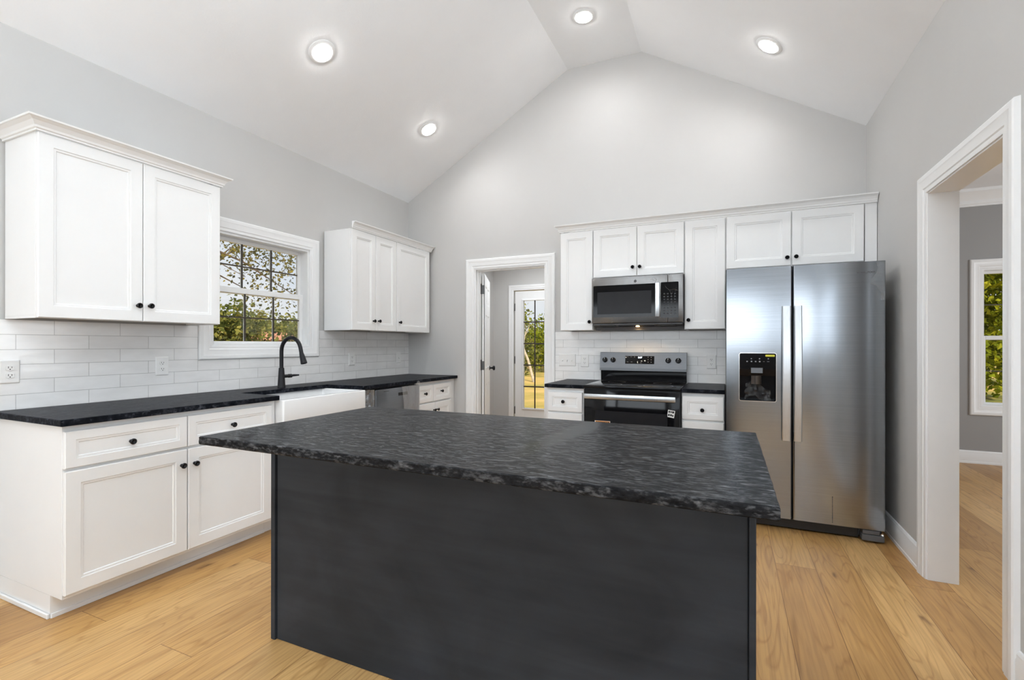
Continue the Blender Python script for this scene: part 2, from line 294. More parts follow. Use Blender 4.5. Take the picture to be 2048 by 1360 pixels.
# ------------------------------------------------------------------ mesh helpers
class MB:
    def __init__(s): s.bm = bmesh.new()
    def box(s, x0, x1, y0, y1, z0, z1, bev=0.0, seg=1):
        v = [s.bm.verts.new((x, y, z)) for x in (x0, x1) for y in (y0, y1) for z in (z0, z1)]
        fs = [s.bm.faces.new([v[i] for i in q]) for q in ((0, 1, 3, 2), (4, 6, 7, 5), (0, 4, 5, 1), (2, 3, 7, 6), (0, 2, 6, 4), (1, 5, 7, 3))]
        if bev:
            es = list({e for f in fs for e in f.edges})
            bmesh.ops.bevel(s.bm, geom=es, offset=bev, segments=seg, profile=0.5, affect='EDGES')
        return s
    def prism(s, pts, f0, f1, bev=0.0, seg=1):
        """pts mapped by f0 / f1 to two parallel caps"""
        a = [s.bm.verts.new(f0(p)) for p in pts]; c = [s.bm.verts.new(f1(p)) for p in pts]
        fs = [s.bm.faces.new(a), s.bm.faces.new(list(reversed(c)))]
        n = len(pts)
        for i in range(n): fs.append(s.bm.faces.new((a[i], c[i], c[(i + 1) % n], a[(i + 1) % n])))
        if bev:
            es = list({e for f in fs for e in f.edges})
            bmesh.ops.bevel(s.bm, geom=es, offset=bev, segments=seg, profile=0.5, affect='EDGES')
        return s
    def grid(s, rows, closed_u=False, closed_v=False):
        """rows: list of lists of points; quads between neighbours"""
        V = [[s.bm.verts.new(p) for p in r] for r in rows]
        nr, nc = len(V), len(V[0])
        for i in range(nr if closed_v else nr - 1):
            for j in range(nc if closed_u else nc - 1):
                q = (V[i][j], V[i][(j + 1) % nc], V[(i + 1) % nr][(j + 1) % nc], V[(i + 1) % nr][j])
                if len({tuple(x.co) for x in q}) == 4: s.bm.faces.new(q)
        return V
    def lathe(s, prof, c, axis, n=20):
        ax = Vector(axis).normalized(); t = Vector((0, 0, 1)) if abs(ax.z) < 0.9 else Vector((1, 0, 0))
        u = ax.cross(t).normalized(); v = ax.cross(u); c = Vector(c)
        rows = [[c + ax * h + (u * math.cos(2 * math.pi * k / n) + v * math.sin(2 * math.pi * k / n)) * r for k in range(n)] for r, h in prof]
        V = s.grid(rows, closed_u=True)
        if prof[0][0] > 1e-5: s.bm.faces.new(list(reversed(V[0])))
        if prof[-1][0] > 1e-5: s.bm.faces.new(V[-1])
        return s
    def tube(s, pts, rad, n=10):
        pts = [Vector(p) for p in pts]; rad = rad if isinstance(rad, (list, tuple)) else [rad] * len(pts)
        rows = []; pu = None
        for i, p in enumerate(pts):
            d = (pts[min(i + 1, len(pts) - 1)] - pts[max(i - 1, 0)]).normalized()
            if pu is None:
                t = Vector((0, 0, 1)) if abs(d.z) < 0.9 else Vector((1, 0, 0)); u = d.cross(t).normalized()
            else: u = (pu - d * pu.dot(d)).normalized()
            pu = u; v = d.cross(u)
            rows.append([p + (u * math.cos(2 * math.pi * k / n) + v * math.sin(2 * math.pi * k / n)) * rad[i] for k in range(n)])
        V = s.grid(rows, closed_u=True)
        s.bm.faces.new(list(reversed(V[0]))); s.bm.faces.new(V[-1])
        return s
    def quad(s, *p): s.bm.faces.new([s.bm.verts.new(q) for q in p]); return s
    def build(s, name, mat, parent=None, world=False, smooth=35, **tags):
        bmesh.ops.recalc_face_normals(s.bm, faces=s.bm.faces)
        me = bpy.data.meshes.new(name); s.bm.to_mesh(me); s.bm.free()
        if world and parent is not None:
            me.transform(PM[parent.name].inverted())
        me.materials.append(M[mat])
        if smooth:
            me.polygons.foreach_set('use_smooth', [True] * len(me.polygons)); me.set_sharp_from_angle(angle=R(smooth))
        o = bpy.data.objects.new(name, me); COL.objects.link(o)
        if parent is not None:
            o.parent = parent; PM[o.name] = PM[parent.name]
        else: PM[o.name] = Matrix()
        tag(o, **tags); return o
PM = {}
def tag(o, label=None, cat=None, group=None, kind=None):
    if label: o['label'] = label
    if cat: o['category'] = cat
    if group: o['group'] = group
    if kind: o['kind'] = kind
def thing(name, label, cat, loc=(0, 0, 0), rotz=0.0, group=None, kind=None):
    o = bpy.data.objects.new(name, None); COL.objects.link(o); o.empty_display_size = 0.1
    o.location = loc; o.rotation_euler = (0, 0, rotz)
    PM[o.name] = Matrix.Translation(loc) @ Matrix.Rotation(rotz, 4, 'Z')
    tag(o, label, cat, group, kind); return o
def struct(mb, name, mat, label, cat, parent=None, **k):
    return mb.build(name, mat, parent, label=label, cat=cat, kind='structure', **k)

CASING = [(0, 0), (0, 0.011), (0.008, 0.013), (0.020, 0.013), (0.026, 0.017), (0.062, 0.019), (0.070, 0.022), (0.090, 0.022), (0.097, 0.018), (0.100, 0.0)]
def casing(mp, a0, a1, z0, z1, four, scale=1.0):
    mb = MB(); rows = []
    for o, t in CASING:
        o *= scale
        if four: rows.append([mp(a0 - o, z0 - o, t), mp(a0 - o, z1 + o, t), mp(a1 + o, z1 + o, t), mp(a1 + o, z0 - o, t)])
        else: rows.append([mp(a0 - o, z0, t), mp(a0 - o, z1 + o, t), mp(a1 + o, z1 + o, t), mp(a1 + o, z0, t)])
    mb.grid(rows, closed_u=four); return mb
BASEB = [(0.0, 0.0), (0.018, 0.0), (0.018, 0.018), (0.0145, 0.022), (0.0145, 0.100), (0.011, 0.110), (0.011, 0.120), (0.006, 0.132), (0.0, 0.135)]
def baseb(mp, a0, a1):
    mb = MB(); rows = [[mp(a0, z, t), mp(a1, z, t)] for t, z in BASEB]; V = mb.grid(rows)
    mb.bm.faces.new([r[0] for r in V]); mb.bm.faces.new([r[1] for r in V]); return mb
mpL = lambda a, z, t: Vector((t, a, z))
mpB = lambda a, z, t: Vector((a, -t, z))
mpR = lambda a, z, t: Vector((W - t, a, z))

# ------------------------------------------------------------------ structure
# floor
struct(MB().box(-0.12, 8.5, REAR - 0.12, 2.3, -0.12, 0.0), 'floor', 'floor', 'wide plank oak floor', 'floor')
# ceiling: left slope, flat strip, right slope
c = MB(); T = 0.14
c.prism([(-0.12, ZL - 0.12 * (ZF - ZL) / XF1), (XF1, ZF), (XF2, ZF), (W + 0.12, ZR - 0.12 * (ZF - ZR) / (W - XF2)), (W + 0.12, ZR + T), (XF2, ZF + T), (XF1, ZF + T), (-0.12, ZL + T)],
        lambda p: (p[0], REAR - 0.12, p[1]), lambda p: (p[0], TH, p[1]))
struct(c, 'ceiling', 'ceil', 'white vaulted ceiling with a flat ridge strip', 'ceiling', smooth=0)
def gable(y0, y1, mb):
    mb.prism([(0, ZL), (W, ZL), (W, ZR), (XF2, ZF), (XF1, ZF)], lambda p: (p[0], y0, p[1]), lambda p: (p[0], y1, p[1]))
# back wall with doorway
DX0, DX1, DZ = 0.861, 1.668, 2.055
b = MB(); b.box(-0.12, DX0, 0, TH, 0, ZL); b.box(DX1, W + 0.12, 0, TH, 0, ZL); b.box(DX0, DX1, 0, TH, DZ, ZL); gable(0, TH, b)
struct(b, 'wall_back', 'wall', 'greige gable wall behind the range and fridge', 'wall', smooth=0)
# left wall with window
WY0, WY1, WZ0, WZ1 = -2.285, -1.417, 1.237, 2.065
b = MB(); b.box(-0.12, 0, REAR, WY0, 0, ZL); b.box(-0.12, 0, WY1, 0, 0, ZL); b.box(-0.12, 0, WY0, WY1, 0, WZ0); b.box(-0.12, 0, WY0, WY1, WZ1, ZL)
struct(b, 'wall_left', 'wall', 'greige wall with the kitchen window', 'wall', smooth=0)
# right wall with cased opening
OY0, OY1, OZ = -2.050, -1.265, 2.060
XR1 = W + 0.122
b = MB(); b.box(W, XR1, REAR, OY0, 0, ZR); b.box(W, XR1, OY1, 0, 0, ZR); b.box(W, XR1, OY0, OY1, OZ, ZR); b.box(W, XR1, TH, 2.117, 0, 2.9)
struct(b, 'wall_right', 'wall', 'greige wall with the cased opening to the dining room', 'wall', smooth=0)
b = MB(); b.box(-0.12, XR1, REAR - 0.12, REAR, 0, ZL); gable(REAR - 0.12, REAR, b)
struct(b, 'wall_rear', 'dwall', 'mid grey wall behind the viewer', 'wall', smooth=0)  # unseen wall, painted darker to dim its reflection in the fridge
# jamb liners (white) of the right opening and the back doorway
b = MB(); j = 0.006
b.box(W - 0.004, XR1 + 0.004, OY1 - 0.008, OY1 + j, 0, OZ); b.box(W - 0.004, XR1 + 0.004, OY0 - j, OY0 + 0.008, 0, OZ); b.box(W - 0.004, XR1 + 0.004, OY0 + 0.008, OY1 - 0.008, OZ - 0.008, OZ + j)
struct(b, 'trim_1', 'trim', 'white jamb lining of the dining room opening', 'trim', smooth=0)
struct(casing(mpR, OY0, OY1, 0, OZ, False), 'trim_2', 'trim', 'white moulded casing round the dining room opening', 'trim', smooth=20)
b = MB(); b.box(DX0 - j, DX0 + 0.016, -0.003, TH + 0.003, 0, DZ); b.box(DX1 - 0.016, DX1 + j, -0.003, TH + 0.003, 0, DZ); b.box(DX0 + 0.016, DX1 - 0.016, -0.003, TH + 0.003, DZ - 0.016, DZ + j)
b.box(DX0 + 0.016, DX0 + 0.028, 0.03, 0.07, 0, DZ - 0.016); b.box(DX1 - 0.028, DX1 - 0.016, 0.03, 0.07, 0, DZ - 0.016); b.box(DX0 + 0.028, DX1 - 0.028, 0.03, 0.07, DZ - 0.028, DZ - 0.016)
struct(b, 'trim_3', 'trim', 'white jamb of the mudroom doorway', 'trim', smooth=0)
struct(casing(mpB, DX0, DX1, 0, DZ, False, 1.0), 'trim_4', 'trim', 'white moulded casing round the mudroom doorway', 'trim', smooth=20)
struct(casing(mpL, WY0, WY1, WZ0, WZ1, True, 0.98), 'trim_5', 'trim', 'white picture frame casing round the kitchen window', 'trim', smooth=20)
# baseboards
struct(baseb(mpR, OY1 + 0.100, 0.0), 'baseboard_right', 'trim', 'white baseboard between fridge and dining room opening', 'baseboard', smooth=20)
struct(baseb(mpR, REAR, OY0 - 0.100), 'baseboard_right_near', 'trim', 'white baseboard on the near right wall', 'baseboard', smooth=20)
struct(baseb(mpB, 0.66, DX0 - 0.100), 'baseboard_back', 'trim', 'white baseboard left of the mudroom doorway', 'baseboard', smooth=20)
# backsplashes
b = MB(); tz = 1.3735
b.box(0, 0.008, -4.6, WY0 - 0.099, 0.914, tz); b.box(0, 0.008, WY1 + 0.099, 0, 0.914, tz); b.box(0, 0.008, WY0 - 0.099, WY1 + 0.099, 0.914, WZ0 - 0.099)
struct(b, 'trim_6', 'tile_l', 'white subway tile backsplash under the kitchen window', 'backsplash', smooth=0)
b = MB(); b.box(1.7685, 3.303, -0.008, 0, 0.70, tz)
struct(b, 'trim_7', 'tile_b', 'white subway tile backsplash behind the range', 'backsplash', smooth=0)

# mudroom
MY = 2.0; MX0 = 0.094; MX1 = 2.2; EX0, EX1, EZ = 0.43, 1.262, 2.045
b = MB(); b.box(MX0 - 0.1, MX0, TH, MY + 0.12, 0, 2.5)
struct(b, 'wall_mudroom_left', 'wall', 'greige left wall of the mudroom', 'wall', smooth=0)
b = MB(); b.box(MX1, MX1 + 0.1, TH, MY + 0.12, 0, 2.5)
struct(b, 'wall_mudroom_right', 'wall', 'greige right wall of the mudroom', 'wall', smooth=0)
b = MB(); b.box(MX0, EX0, MY, MY + 0.12, 0, 2.5); b.box(EX1, MX1, MY, MY + 0.12, 0, 2.5); b.box(EX0, EX1, MY, MY + 0.12, EZ, 2.5)
struct(b, 'wall_mudroom_back', 'wall', 'greige back wall of the mudroom round the glass door', 'wall', smooth=0)
struct(MB().box(MX0 - 0.1, MX1 + 0.1, TH, MY + 0.12, 2.5, 2.6), 'ceiling_mudroom', 'ceil', 'flat white mudroom ceiling', 'ceiling', smooth=0)
struct(casing(lambda a, z, t: Vector((a, MY - t, z)), EX0, EX1, 0, EZ, False, 0.80), 'trim_8', 'trim', 'white casing round the glass mudroom door', 'trim', smooth=20)
# dining room
DY = 2.117; VX0, VX1, VZ0, VZ1 = 5.755, 6.60, 0.610, 2.050; DC = 2.88
b = MB(); b.box(XR1, VX0, DY, DY + 0.12, 0, DC + 0.1); b.box(VX1, 8.4, DY, DY + 0.12, 0, DC + 0.1); b.box(VX0, VX1, DY, DY + 0.12, 0, VZ0); b.box(VX0, VX1, DY, DY + 0.12, VZ1, DC + 0.1)
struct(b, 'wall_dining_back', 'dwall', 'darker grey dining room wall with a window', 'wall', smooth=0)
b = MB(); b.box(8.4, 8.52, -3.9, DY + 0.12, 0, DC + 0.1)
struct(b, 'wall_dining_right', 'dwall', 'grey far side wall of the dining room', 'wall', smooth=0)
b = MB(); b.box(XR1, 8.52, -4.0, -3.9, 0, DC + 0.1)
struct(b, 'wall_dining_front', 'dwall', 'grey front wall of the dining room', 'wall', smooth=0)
struct(MB().box(XR1, 8.52, -4.0, DY + 0.12, DC, DC + 0.12), 'ceiling_dining', 'ceil', 'flat white dining room ceiling', 'ceiling', smooth=0)
mpD = lambda a, z, t: Vector((a, DY - t, z))
struct(baseb(mpD, XR1, 8.4), 'baseboard_dining', 'trim', 'white baseboard along the dining room wall', 'baseboard', smooth=20)
struct(casing(mpD, VX0, VX1, VZ0, VZ1, True), 'trim_9', 'trim', 'white casing round the dining room window', 'trim', smooth=20)
CR = [(0.0, -0.17), (0.012, -0.17), (0.016, -0.150), (0.022, -0.145), (0.026, -0.11), (0.045, -0.075), (0.075, -0.045), (0.085, -0.035), (0.092, -0.03), (0.095, 0.0)]
b = MB(); b.grid([[mpD(XR1, DC + z, t), mpD(8.4, DC + z, t)] for t, z in CR])
struct(b, 'trim_10', 'trim', 'white crown moulding of the dining room', 'trim', smooth=20)

# ------------------------------------------------------------------ windows and doors
def sash_window(name, label, mp, a0, a1, z0, z1, cols, depth, sash=0.05):
    """mp(a, z, t): t negative = into the wall"""
    t = thing(name, label, 'window', kind='structure')
    def bx(m, A0, A1, Z0, Z1, t0, t1, bev=0.002):
        p, q = mp(A0, Z0, t0), mp(A1, Z1, t1)
        m.box(min(p.x, q.x), max(p.x, q.x), min(p.y, q.y), max(p.y, q.y), min(p.z, q.z), max(p.z, q.z), bev)
    m = MB(); f = 0.018       # jamb liner
    bx(m, a0 - 0.004, a0 + f, z0, z1, -0.118, -0.001, 0); bx(m, a1 - f, a1 + 0.004, z0, z1, -0.118, -0.001, 0)
    bx(m, a0 + f, a1 - f, z1 - f, z1 + 0.004, -0.118, -0.001, 0); bx(m, a0 + f, a1 - f, z0 - 0.004, z0 + 0.012, -0.118, -0.001, 0)
    m.build('window_frame', 'trim', t, smooth=0)
    zm = z0 + (z1 - z0) * 0.487
    for (s0, s1, d, nm) in ((zm - 0.01, z1 - f, depth - 0.030, 'upper_sash'), (z0 + 0.012, zm + 0.035, depth, 'lower_sash')):
        w_ = sash if nm == 'lower_sash' else sash - 0.012
        A0, A1 = a0 + f, a1 - f; m = MB(); k = 0.028
        bt = 0.022 if nm == 'lower_sash' else 0.045; tp = 0.042 if nm == 'lower_sash' else 0.030
        bx(m, A0, A0 + w_ * 0.7, s0, s1, d - k, d); bx(m, A1 - w_ * 0.7, A1, s0, s1, d - k, d)
        bx(m, A0 + w_ * 0.7, A1 - w_ * 0.7, s0, s0 + bt, d - k, d); bx(m, A0 + w_ * 0.7, A1 - w_ * 0.7, s1 - tp, s1, d - k, d)
        so = m.build(nm, 'trim', t, smooth=0)
        G0, G1, H0, H1 = A0 + w_ * 0.7, A1 - w_ * 0.7, s0 + bt, s1 - tp
        g = MB(); bx(g, G0, G1, H0, H1, d - 0.018, d - 0.014, 0); g.build('glass_pane', 'glass', so, smooth=0)
        m = MB(); q = MB(); u = 0.006
        for i in range(1, cols):
            a = G0 + (G1 - G0) * i / cols
            bx(m, a - u, a + u, H0, H1, d - 0.0135, d - 0.010, 0); bx(q, a - u, a + u, H0, H1, d - 0.024, d - 0.0185, 0)
        z = (H0 + H1) / 2
        bx(m, G0, G1, z - u * 0.8, z + u * 0.8, d - 0.0133, d - 0.0095, 0); bx(q, G0, G1, z - u * 0.8, z + u * 0.8, d - 0.024, d - 0.0185, 0)
        m.build('muntins', 'munt', so, smooth=0); q.build('outer_muntins', 'munt_w', so, smooth=0)
    return t
sash_window('window_1', 'white double hung grille window above the sink', mpL, WY0, WY1, WZ0, WZ1, 3, -0.052)
sash_window('window_2', 'white double hung grille window of the dining room', mpD, VX0, VX1, VZ0, VZ1, 2, -0.05, 0.045)

def ringpanel(mb, x0, x1, z0, z1, rings, mp):
    """rings [(inset, y)], last ring filled"""
    rows = [[mp(x0 + i, z0 + i, y), mp(x1 - i, z0 + i, y), mp(x1 - i, z1 - i, y), mp(x0 + i, z1 - i, y)] for i, y in rings]
    V = mb.grid(rows, closed_u=True); mb.bm.faces.new(V[-1]); return V
# interior door, swung open into the mudroom
d = thing('door_1', 'white six panel door swung open into the mudroom', 'door', (DX0 + 0.050, TH + 0.019, 0), R(112.5), kind='structure')
m = MB(); wd, hd = 0.765, 2.02; t0 = 0.035   # leaf along local +x, face seen = local -y side
m.box(0, wd, 0.006, t0 - 0.006, 0.01, hd, 0.001)
xs = (0.0, 0.11, 0.345, 0.42, 0.655, wd); zs = (0.01, 0.24, 0.80, 0.98, 1.58, 1.70, 1.90, hd)
for sgn, yf in ((-1, 0.006), (1, t0 - 0.006)):
    m2 = lambda x, z, y: Vector((x, yf + sgn * y, z))
    for i in range(5):
        for k in range(7):
            if i in (1, 3) and k in (1, 3, 5):
                ringpanel(m, xs[i], xs[i + 1], zs[k], zs[k + 1], [(0, 0.006), (0.012, 0.0005), (0.03, 0.0005), (0.045, 0.004)], m2)
            else:
                m.quad(m2(xs[i], zs[k], 0.006), m2(xs[i + 1], zs[k], 0.006), m2(xs[i + 1], zs[k + 1], 0.006), m2(xs[i], zs[k + 1], 0.006))
leaf = m.build('door_leaf', 'trim', d, smooth=0)
k = MB(); k.lathe([(0.028, 0), (0.028, 0.006), (0.011, 0.010), (0.011, 0.035), (0.027, 0.045), (0.029, 0.058), (0.022, 0.068), (0, 0.070)], (wd - 0.065, 0, 0.96), (0, -1, 0))
k.lathe([(0.028, 0), (0.028, 0.006), (0.011, 0.010), (0.011, 0.035), (0.027, 0.045), (0.029, 0.058), (0.022, 0.068), (0, 0.070)], (wd - 0.065, t0, 0.96), (0, 1, 0))
k.build('door_knob', 'black', leaf)
for z in (0.25, 1.02, 1.845):
    h = MB(); h.box(-0.0025, -0.0003, 0.003, 0.033, z - 0.048, z + 0.048, 0.0008)
    h.tube([(-0.006, 0.038, z - 0.050), (-0.006, 0.038, z + 0.062)], 0.0065, 8)
    h.build('hinge', 'hinge', d)
# exterior glass door
d = thing('door_2', 'white exterior door with a tall grille glass lite', 'door', (EX0, MY, 0), kind='structure')
m = MB(); ex0, ex1 = EX0 + 0.018, EX1 - 0.018; gx0, gx1, gz0, gz1 = 0.582, 1.108, 0.318, 1.892; ty0, ty1 = MY + 0.005, MY + 0.049
m.box(ex0, gx0, ty0, ty1, 0.012, EZ - 0.012, 0.001); m.box(gx1, ex1, ty0, ty1, 0.012, EZ - 0.012, 0.001); m.box(gx0, gx1, ty0, ty1, 0.012, gz0); m.box(gx0, gx1, ty0, ty1, gz1, EZ - 0.012)
leaf = m.build('door_leaf', 'trim', d, world=True, smooth=0)
m = MB(); rows = []
for o, t in ((0.0, 0.0), (0.0, 0.010), (0.014, 0.012), (0.026, 0.006), (0.028, 0.0)):
    rows.append([(gx0 - o, ty0 - t, gz0 - o), (gx0 - o, ty0 - t, gz1 + o), (gx1 + o, ty0 - t, gz1 + o), (gx1 + o, ty0 - t, gz0 - o)])
m.grid(rows, closed_u=True); m.build('lite_frame', 'trim', leaf, world=True, smooth=20)
MB().box(gx0, gx1, MY + 0.024, MY + 0.030, gz0, gz1).build('glass_pane', 'glass', leaf, world=True, smooth=0)
m = MB()
for i in (1, 2): m.box(gx0 + (gx1 - gx0) * i / 3 - 0.009, gx0 + (gx1 - gx0) * i / 3 + 0.009, MY + 0.018, MY + 0.0235, gz0, gz1)
for i in range(1, 5): m.box(gx0, gx1, MY + 0.0165, MY + 0.023, gz0 + (gz1 - gz0) * i / 5 - 0.009, gz0 + (gz1 - gz0) * i / 5 + 0.009)
m.build('muntins', 'munt', leaf, world=True, smooth=0)
for z in (0.28, 1.02, 1.80):
    MB().box(ex0 - 0.010, ex0 + 0.004, MY - 0.002, MY + 0.010, z - 0.055, z + 0.055, 0.002).build('hinge', 'hinge', d, world=True)
MB().lathe([(0.03, 0), (0.03, 0.006), (0.011, 0.01), (0.011, 0.035), (0.027, 0.045), (0.029, 0.058), (0, 0.068)], (ex1 - 0.055, ty0, 0.96), (0, -1, 0)).build('door_knob', 'black', leaf, world=True)

# ------------------------------------------------------------------ recessed lights
sL = (ZF - ZL) / XF1; sR = (ZF - ZR) / (W - XF2)
def can(x, y, which, label):
    if which == 'l': z = ZL + sL * x; n = Vector((sL, 0, -1)).normalized()
    elif which == 'r': z = ZF - sR * (x - XF2); n = Vector((-sR, 0, -1)).normalized()
    else: z = ZF; n = Vector((0, 0, -1))
    o = thing('recessed_light', label, 'ceiling light', (x, y, z), 0, 'recessed ceiling lights')
    MB().lathe([(0.094, 0.0), (0.094, 0.003), (0.090, 0.006), (0.070, 0.009), (0.066, 0.007), (0.065, 0.001)], (0, 0, 0), n, 40).build('trim_ring', 'trim', o)
    MB().lathe([(0.0640, 0.006), (0.058, 0.016), (0.04, 0.022), (0, 0.024)], (0, 0, 0), n, 32).build('lens', 'lens', o)
    area('recessed_lamp', Vector((x, y, z)) + n * 0.027, n, 0.11, 0.11, CAN_W, (0.95, 0.97, 1.0), 'DISK', 160)
CAN_W = 2.4
can(0.743, -1.998, 'l', 'nearer recessed light on the left ceiling slope, above the tall left cabinets')
can(0.742, -0.692, 'l', 'farther recessed light on the left ceiling slope, above the dishwasher')
can(2.240, -0.677, 'f', 'recessed light on the flat ridge strip of the ceiling')
can(3.583, -0.675, 'r', 'recessed light on the right ceiling slope above the fridge')

# ------------------------------------------------------------------ cabinets
def knob(mb, c, s=1.0):
    mb.lathe([(0.0085 * s, 0), (0.0085 * s, 0.002), (0.0055 * s, 0.004), (0.0055 * s, 0.014), (0.012 * s, 0.018), (0.0150 * s, 0.022), (0.0148 * s, 0.026), (0.011 * s, 0.029), (0, 0.030)], c, (0, -1, 0), 18)
    return mb
DT = 0.02
def front(kind, x0, x1, z0, z1, d, parent, kn=None, fw=None):
    fw = fw or (0.058 if kind == 'door' else 0.040)
    mp = lambda x, z, y: Vector((x, y, z)); m = MB(); f = -d - DT; b = -d - 0.001
    ringpanel(m, x0, x1, z0, z1, [(0, b), (0, f + 0.003), (0.003, f), (fw, f), (fw + 0.002, f + 0.0035), (fw + 0.011, f + 0.0045), (fw + 0.014, f + 0.009), (fw + 0.02, f + 0.009)], mp)
    m.quad(mp(x0, z0, b), mp(x0, z1, b), mp(x1, z1, b), mp(x1, z0, b))
    o = m.build(kind, 'cab', parent, smooth=20)
    if kn: knob(MB(), (kn[0], f + (0.009 if kind == 'drawer' else 0), kn[1])).build('knob', 'black', o)
    return o
def crown(x0, x1, d, zb, left, right, scale=1.0):
    pr = [(0.002, 0.0), (0.010, 0.0), (0.010, 0.008), (0.016, 0.012), (0.018, 0.022), (0.030, 0.040), (0.044, 0.050), (0.050, 0.052), (0.052, 0.060), (0.002, 0.060)]
    m = MB(); rows = []
    for a, z in pr:
        a *= scale; r = []
        if left: r += [(x0 - a, -0.004, zb + z), (x0 - a, -d - a, zb + z)]
        else: r += [(x0, -d - a, zb + z)]
        if right: r += [(x1 + a, -d - a, zb + z), (x1 + a, -0.004, zb + z)]
        else: r += [(x1, -d - a, zb + z)]
        rows.append([Vector(p) for p in r])
    V = m.grid(rows)
    m.bm.faces.new([r[0] for r in V]); m.bm.faces.new([r[-1] for r in V])
    return m
def cabinet(name, label, origin, rotz, w, d, z0, z1, fronts, toe=False, group=None, ztop=None):
    c = thing(name, label, 'cabinet', origin, rotz, group)
    m = MB(); g = 0.010 if not toe else 0.002
    if toe:
        m.box(0, w, -d, -g, 0.105, z1, 0.001); 
        m.build('cabinet_body', 'cab', c, smooth=0)
        t = MB(); t.box(0.0, w, -d + 0.10, -g, 0.0, 0.1045); t.box(0.002, w, -d + 0.092, -d + 0.0995, 0.0, 0.022, 0.002); t.build('toe_kick', 'cab', c, smooth=0)
    else:
        m.box(0, w, -d, -g, z0 + 0.012, z1, 0.001); m.box(0, w, -d, -d + 0.02, z0, z0 + 0.0118); m.box(0, 0.018, -d + 0.02, -g, z0, z0 + 0.0118); m.box(w - 0.018, w, -d + 0.02, -g, z0, z0 + 0.0118)
        m.build('cabinet_body', 'cab', c, smooth=0)
    for fr in fronts: front(fr[0], *fr[1:5], d, c, fr[5] if len(fr) > 5 else None)
    return c
RL = R(90)
UZ0, UZ1 = 1.374, 2.262
# left wall uppers (local x = world y - origin y)
c = cabinet('overhead_cabinet', 'large white two door wall cabinet on the left, nearest the viewer', (0, -3.347, 0), RL, 0.902, 0.31, UZ0, UZ1 + 0.002,
            [('door', 0.002, 0.451, UZ0 + 0.002, UZ1 - 0.002, (0.424, 1.462)), ('door', 0.455, 0.900, UZ0 + 0.002, UZ1 - 0.002, (0.484, 1.464))], group='white wall cabinets')
crown(0, 0.902, 0.33, UZ1, True, True).build('crown_moulding', 'cab', c, smooth=15)
c = cabinet('overhead_cabinet', 'white wall cabinet with paired narrow doors, right of the kitchen window', (0, -1.257, 0), RL, 0.624, 0.31, UZ0, UZ1 + 0.002,
            [('door', 0.002, 0.314, UZ0 + 0.002, UZ1 - 0.002, (0.280, 1.464)), ('door', 0.318, 0.621, UZ0 + 0.002, UZ1 - 0.002, (0.352, 1.466))], group='white wall cabinets')
c = cabinet('overhead_cabinet', 'white single door wall cabinet in the far left corner', (0, -0.632, 0), RL, 0.587, 0.31, UZ0, UZ1 + 0.002,
            [('door', 0.002, 0.572, UZ0 + 0.002, UZ1 - 0.002, (0.040, 1.468))], group='white wall cabinets')
c = thing('crown_moulding', 'white crown moulding above the cabinets right of the kitchen window', 'moulding', (0, -1.257, 0), RL)
crown(0, 1.216, 0.33, UZ1 + 0.0025, False, True, 0.75).build('moulding', 'cab', c, smooth=15)
# back wall uppers
def bc(x0, x1, z0, label, fr): return cabinet('overhead_cabinet', label, (x0, 0, 0), 0, x1 - x0, 0.31, z0, UZ1 + 0.002, [(k, a - x0, b_ - x0, q0, q1, (kx - x0, kz)) for k, a, b_, q0, q1, (kx, kz) in fr], group='white wall cabinets')
bc(1.926, 2.2295, UZ0, 'narrow white wall cabinet left of the microwave', [('door', 1.930, 2.227, UZ0 + .002, UZ1 - .003, (2.203, 1.450))])
bc(2.2305, 2.9935, 1.832, 'short white two door cabinet above the microwave', [('door', 2.234, 2.610, 1.838, UZ1 - .003, (2.579, 1.911)), ('door', 2.614, 2.990, 1.838, UZ1 - .003, (2.638, 1.911))])
bc(2.9945, 3.3045, UZ0, 'narrow white wall cabinet right of the microwave', [('door', 3.000, 3.300, UZ0 + .002, UZ1 - .003, (3.028, 1.450))])
c = bc(3.3055, 4.2135, 1.845, 'wide white two door cabinet above the fridge', [('door', 3.311, 3.756, 1.850, UZ1 - .003, (3.729, 1.908)), ('door', 3.763, 4.211, 1.850, UZ1 - .003, (3.788, 1.911))])
MB().box(4.2185, 4.290, -0.318, -0.298, 1.40, UZ1 + 0.002, 0.001).build('filler_strip', 'cab', c, world=True, smooth=0)
c = thing('crown_moulding', 'long white crown moulding above the range and fridge cabinets', 'moulding', (1.926, 0, 0))
crown(0, 4.289 - 1.926, 0.33, UZ1 + 0.0025, True, False, 0.85).build('moulding', 'cab', c, smooth=15)
# left wall bases
BZ = 0.8825
y0 = -3.372
c = cabinet('base_cabinet', 'white base cabinet with two drawers over two doors, left of the sink', (0, y0, 0), RL, 1.104, 0.61, 0, BZ,
            [('drawer', 0.003, 0.534, 0.690, 0.856, (0.266, 0.768)), ('drawer', 0.540, 1.066, 0.690, 0.856, (0.800, 0.770)),
             ('door', 0.003, 0.534, 0.124, 0.676, (0.503, 0.594)), ('door', 0.540, 1.066, 0.124, 0.676, (0.572, 0.592))], True, 'white base cabinets')
b = MB(); b.box(-0.012, -0.001, -0.512, -0.004, 0, 0.024, 0.003); b.build('shoe_moulding', 'cab', c, smooth=0)
c = thing('base_cabinet', 'white sink base cabinet under the apron sink', 'cabinet', (0, -2.267, 0), RL, 'white base cabinets')
b = MB(); b.box(0, 0.835, -0.61, -0.002, 0.105, 0.625, 0.001); b.box(0.797, 0.835, -0.60, -0.002, 0.6255, BZ); b.build('cabinet_body', 'cab', c, smooth=0)
b = MB(); b.box(0, 0.835, -0.51, -0.002, 0, 0.1045); b.build('toe_kick', 'cab', c, smooth=0)
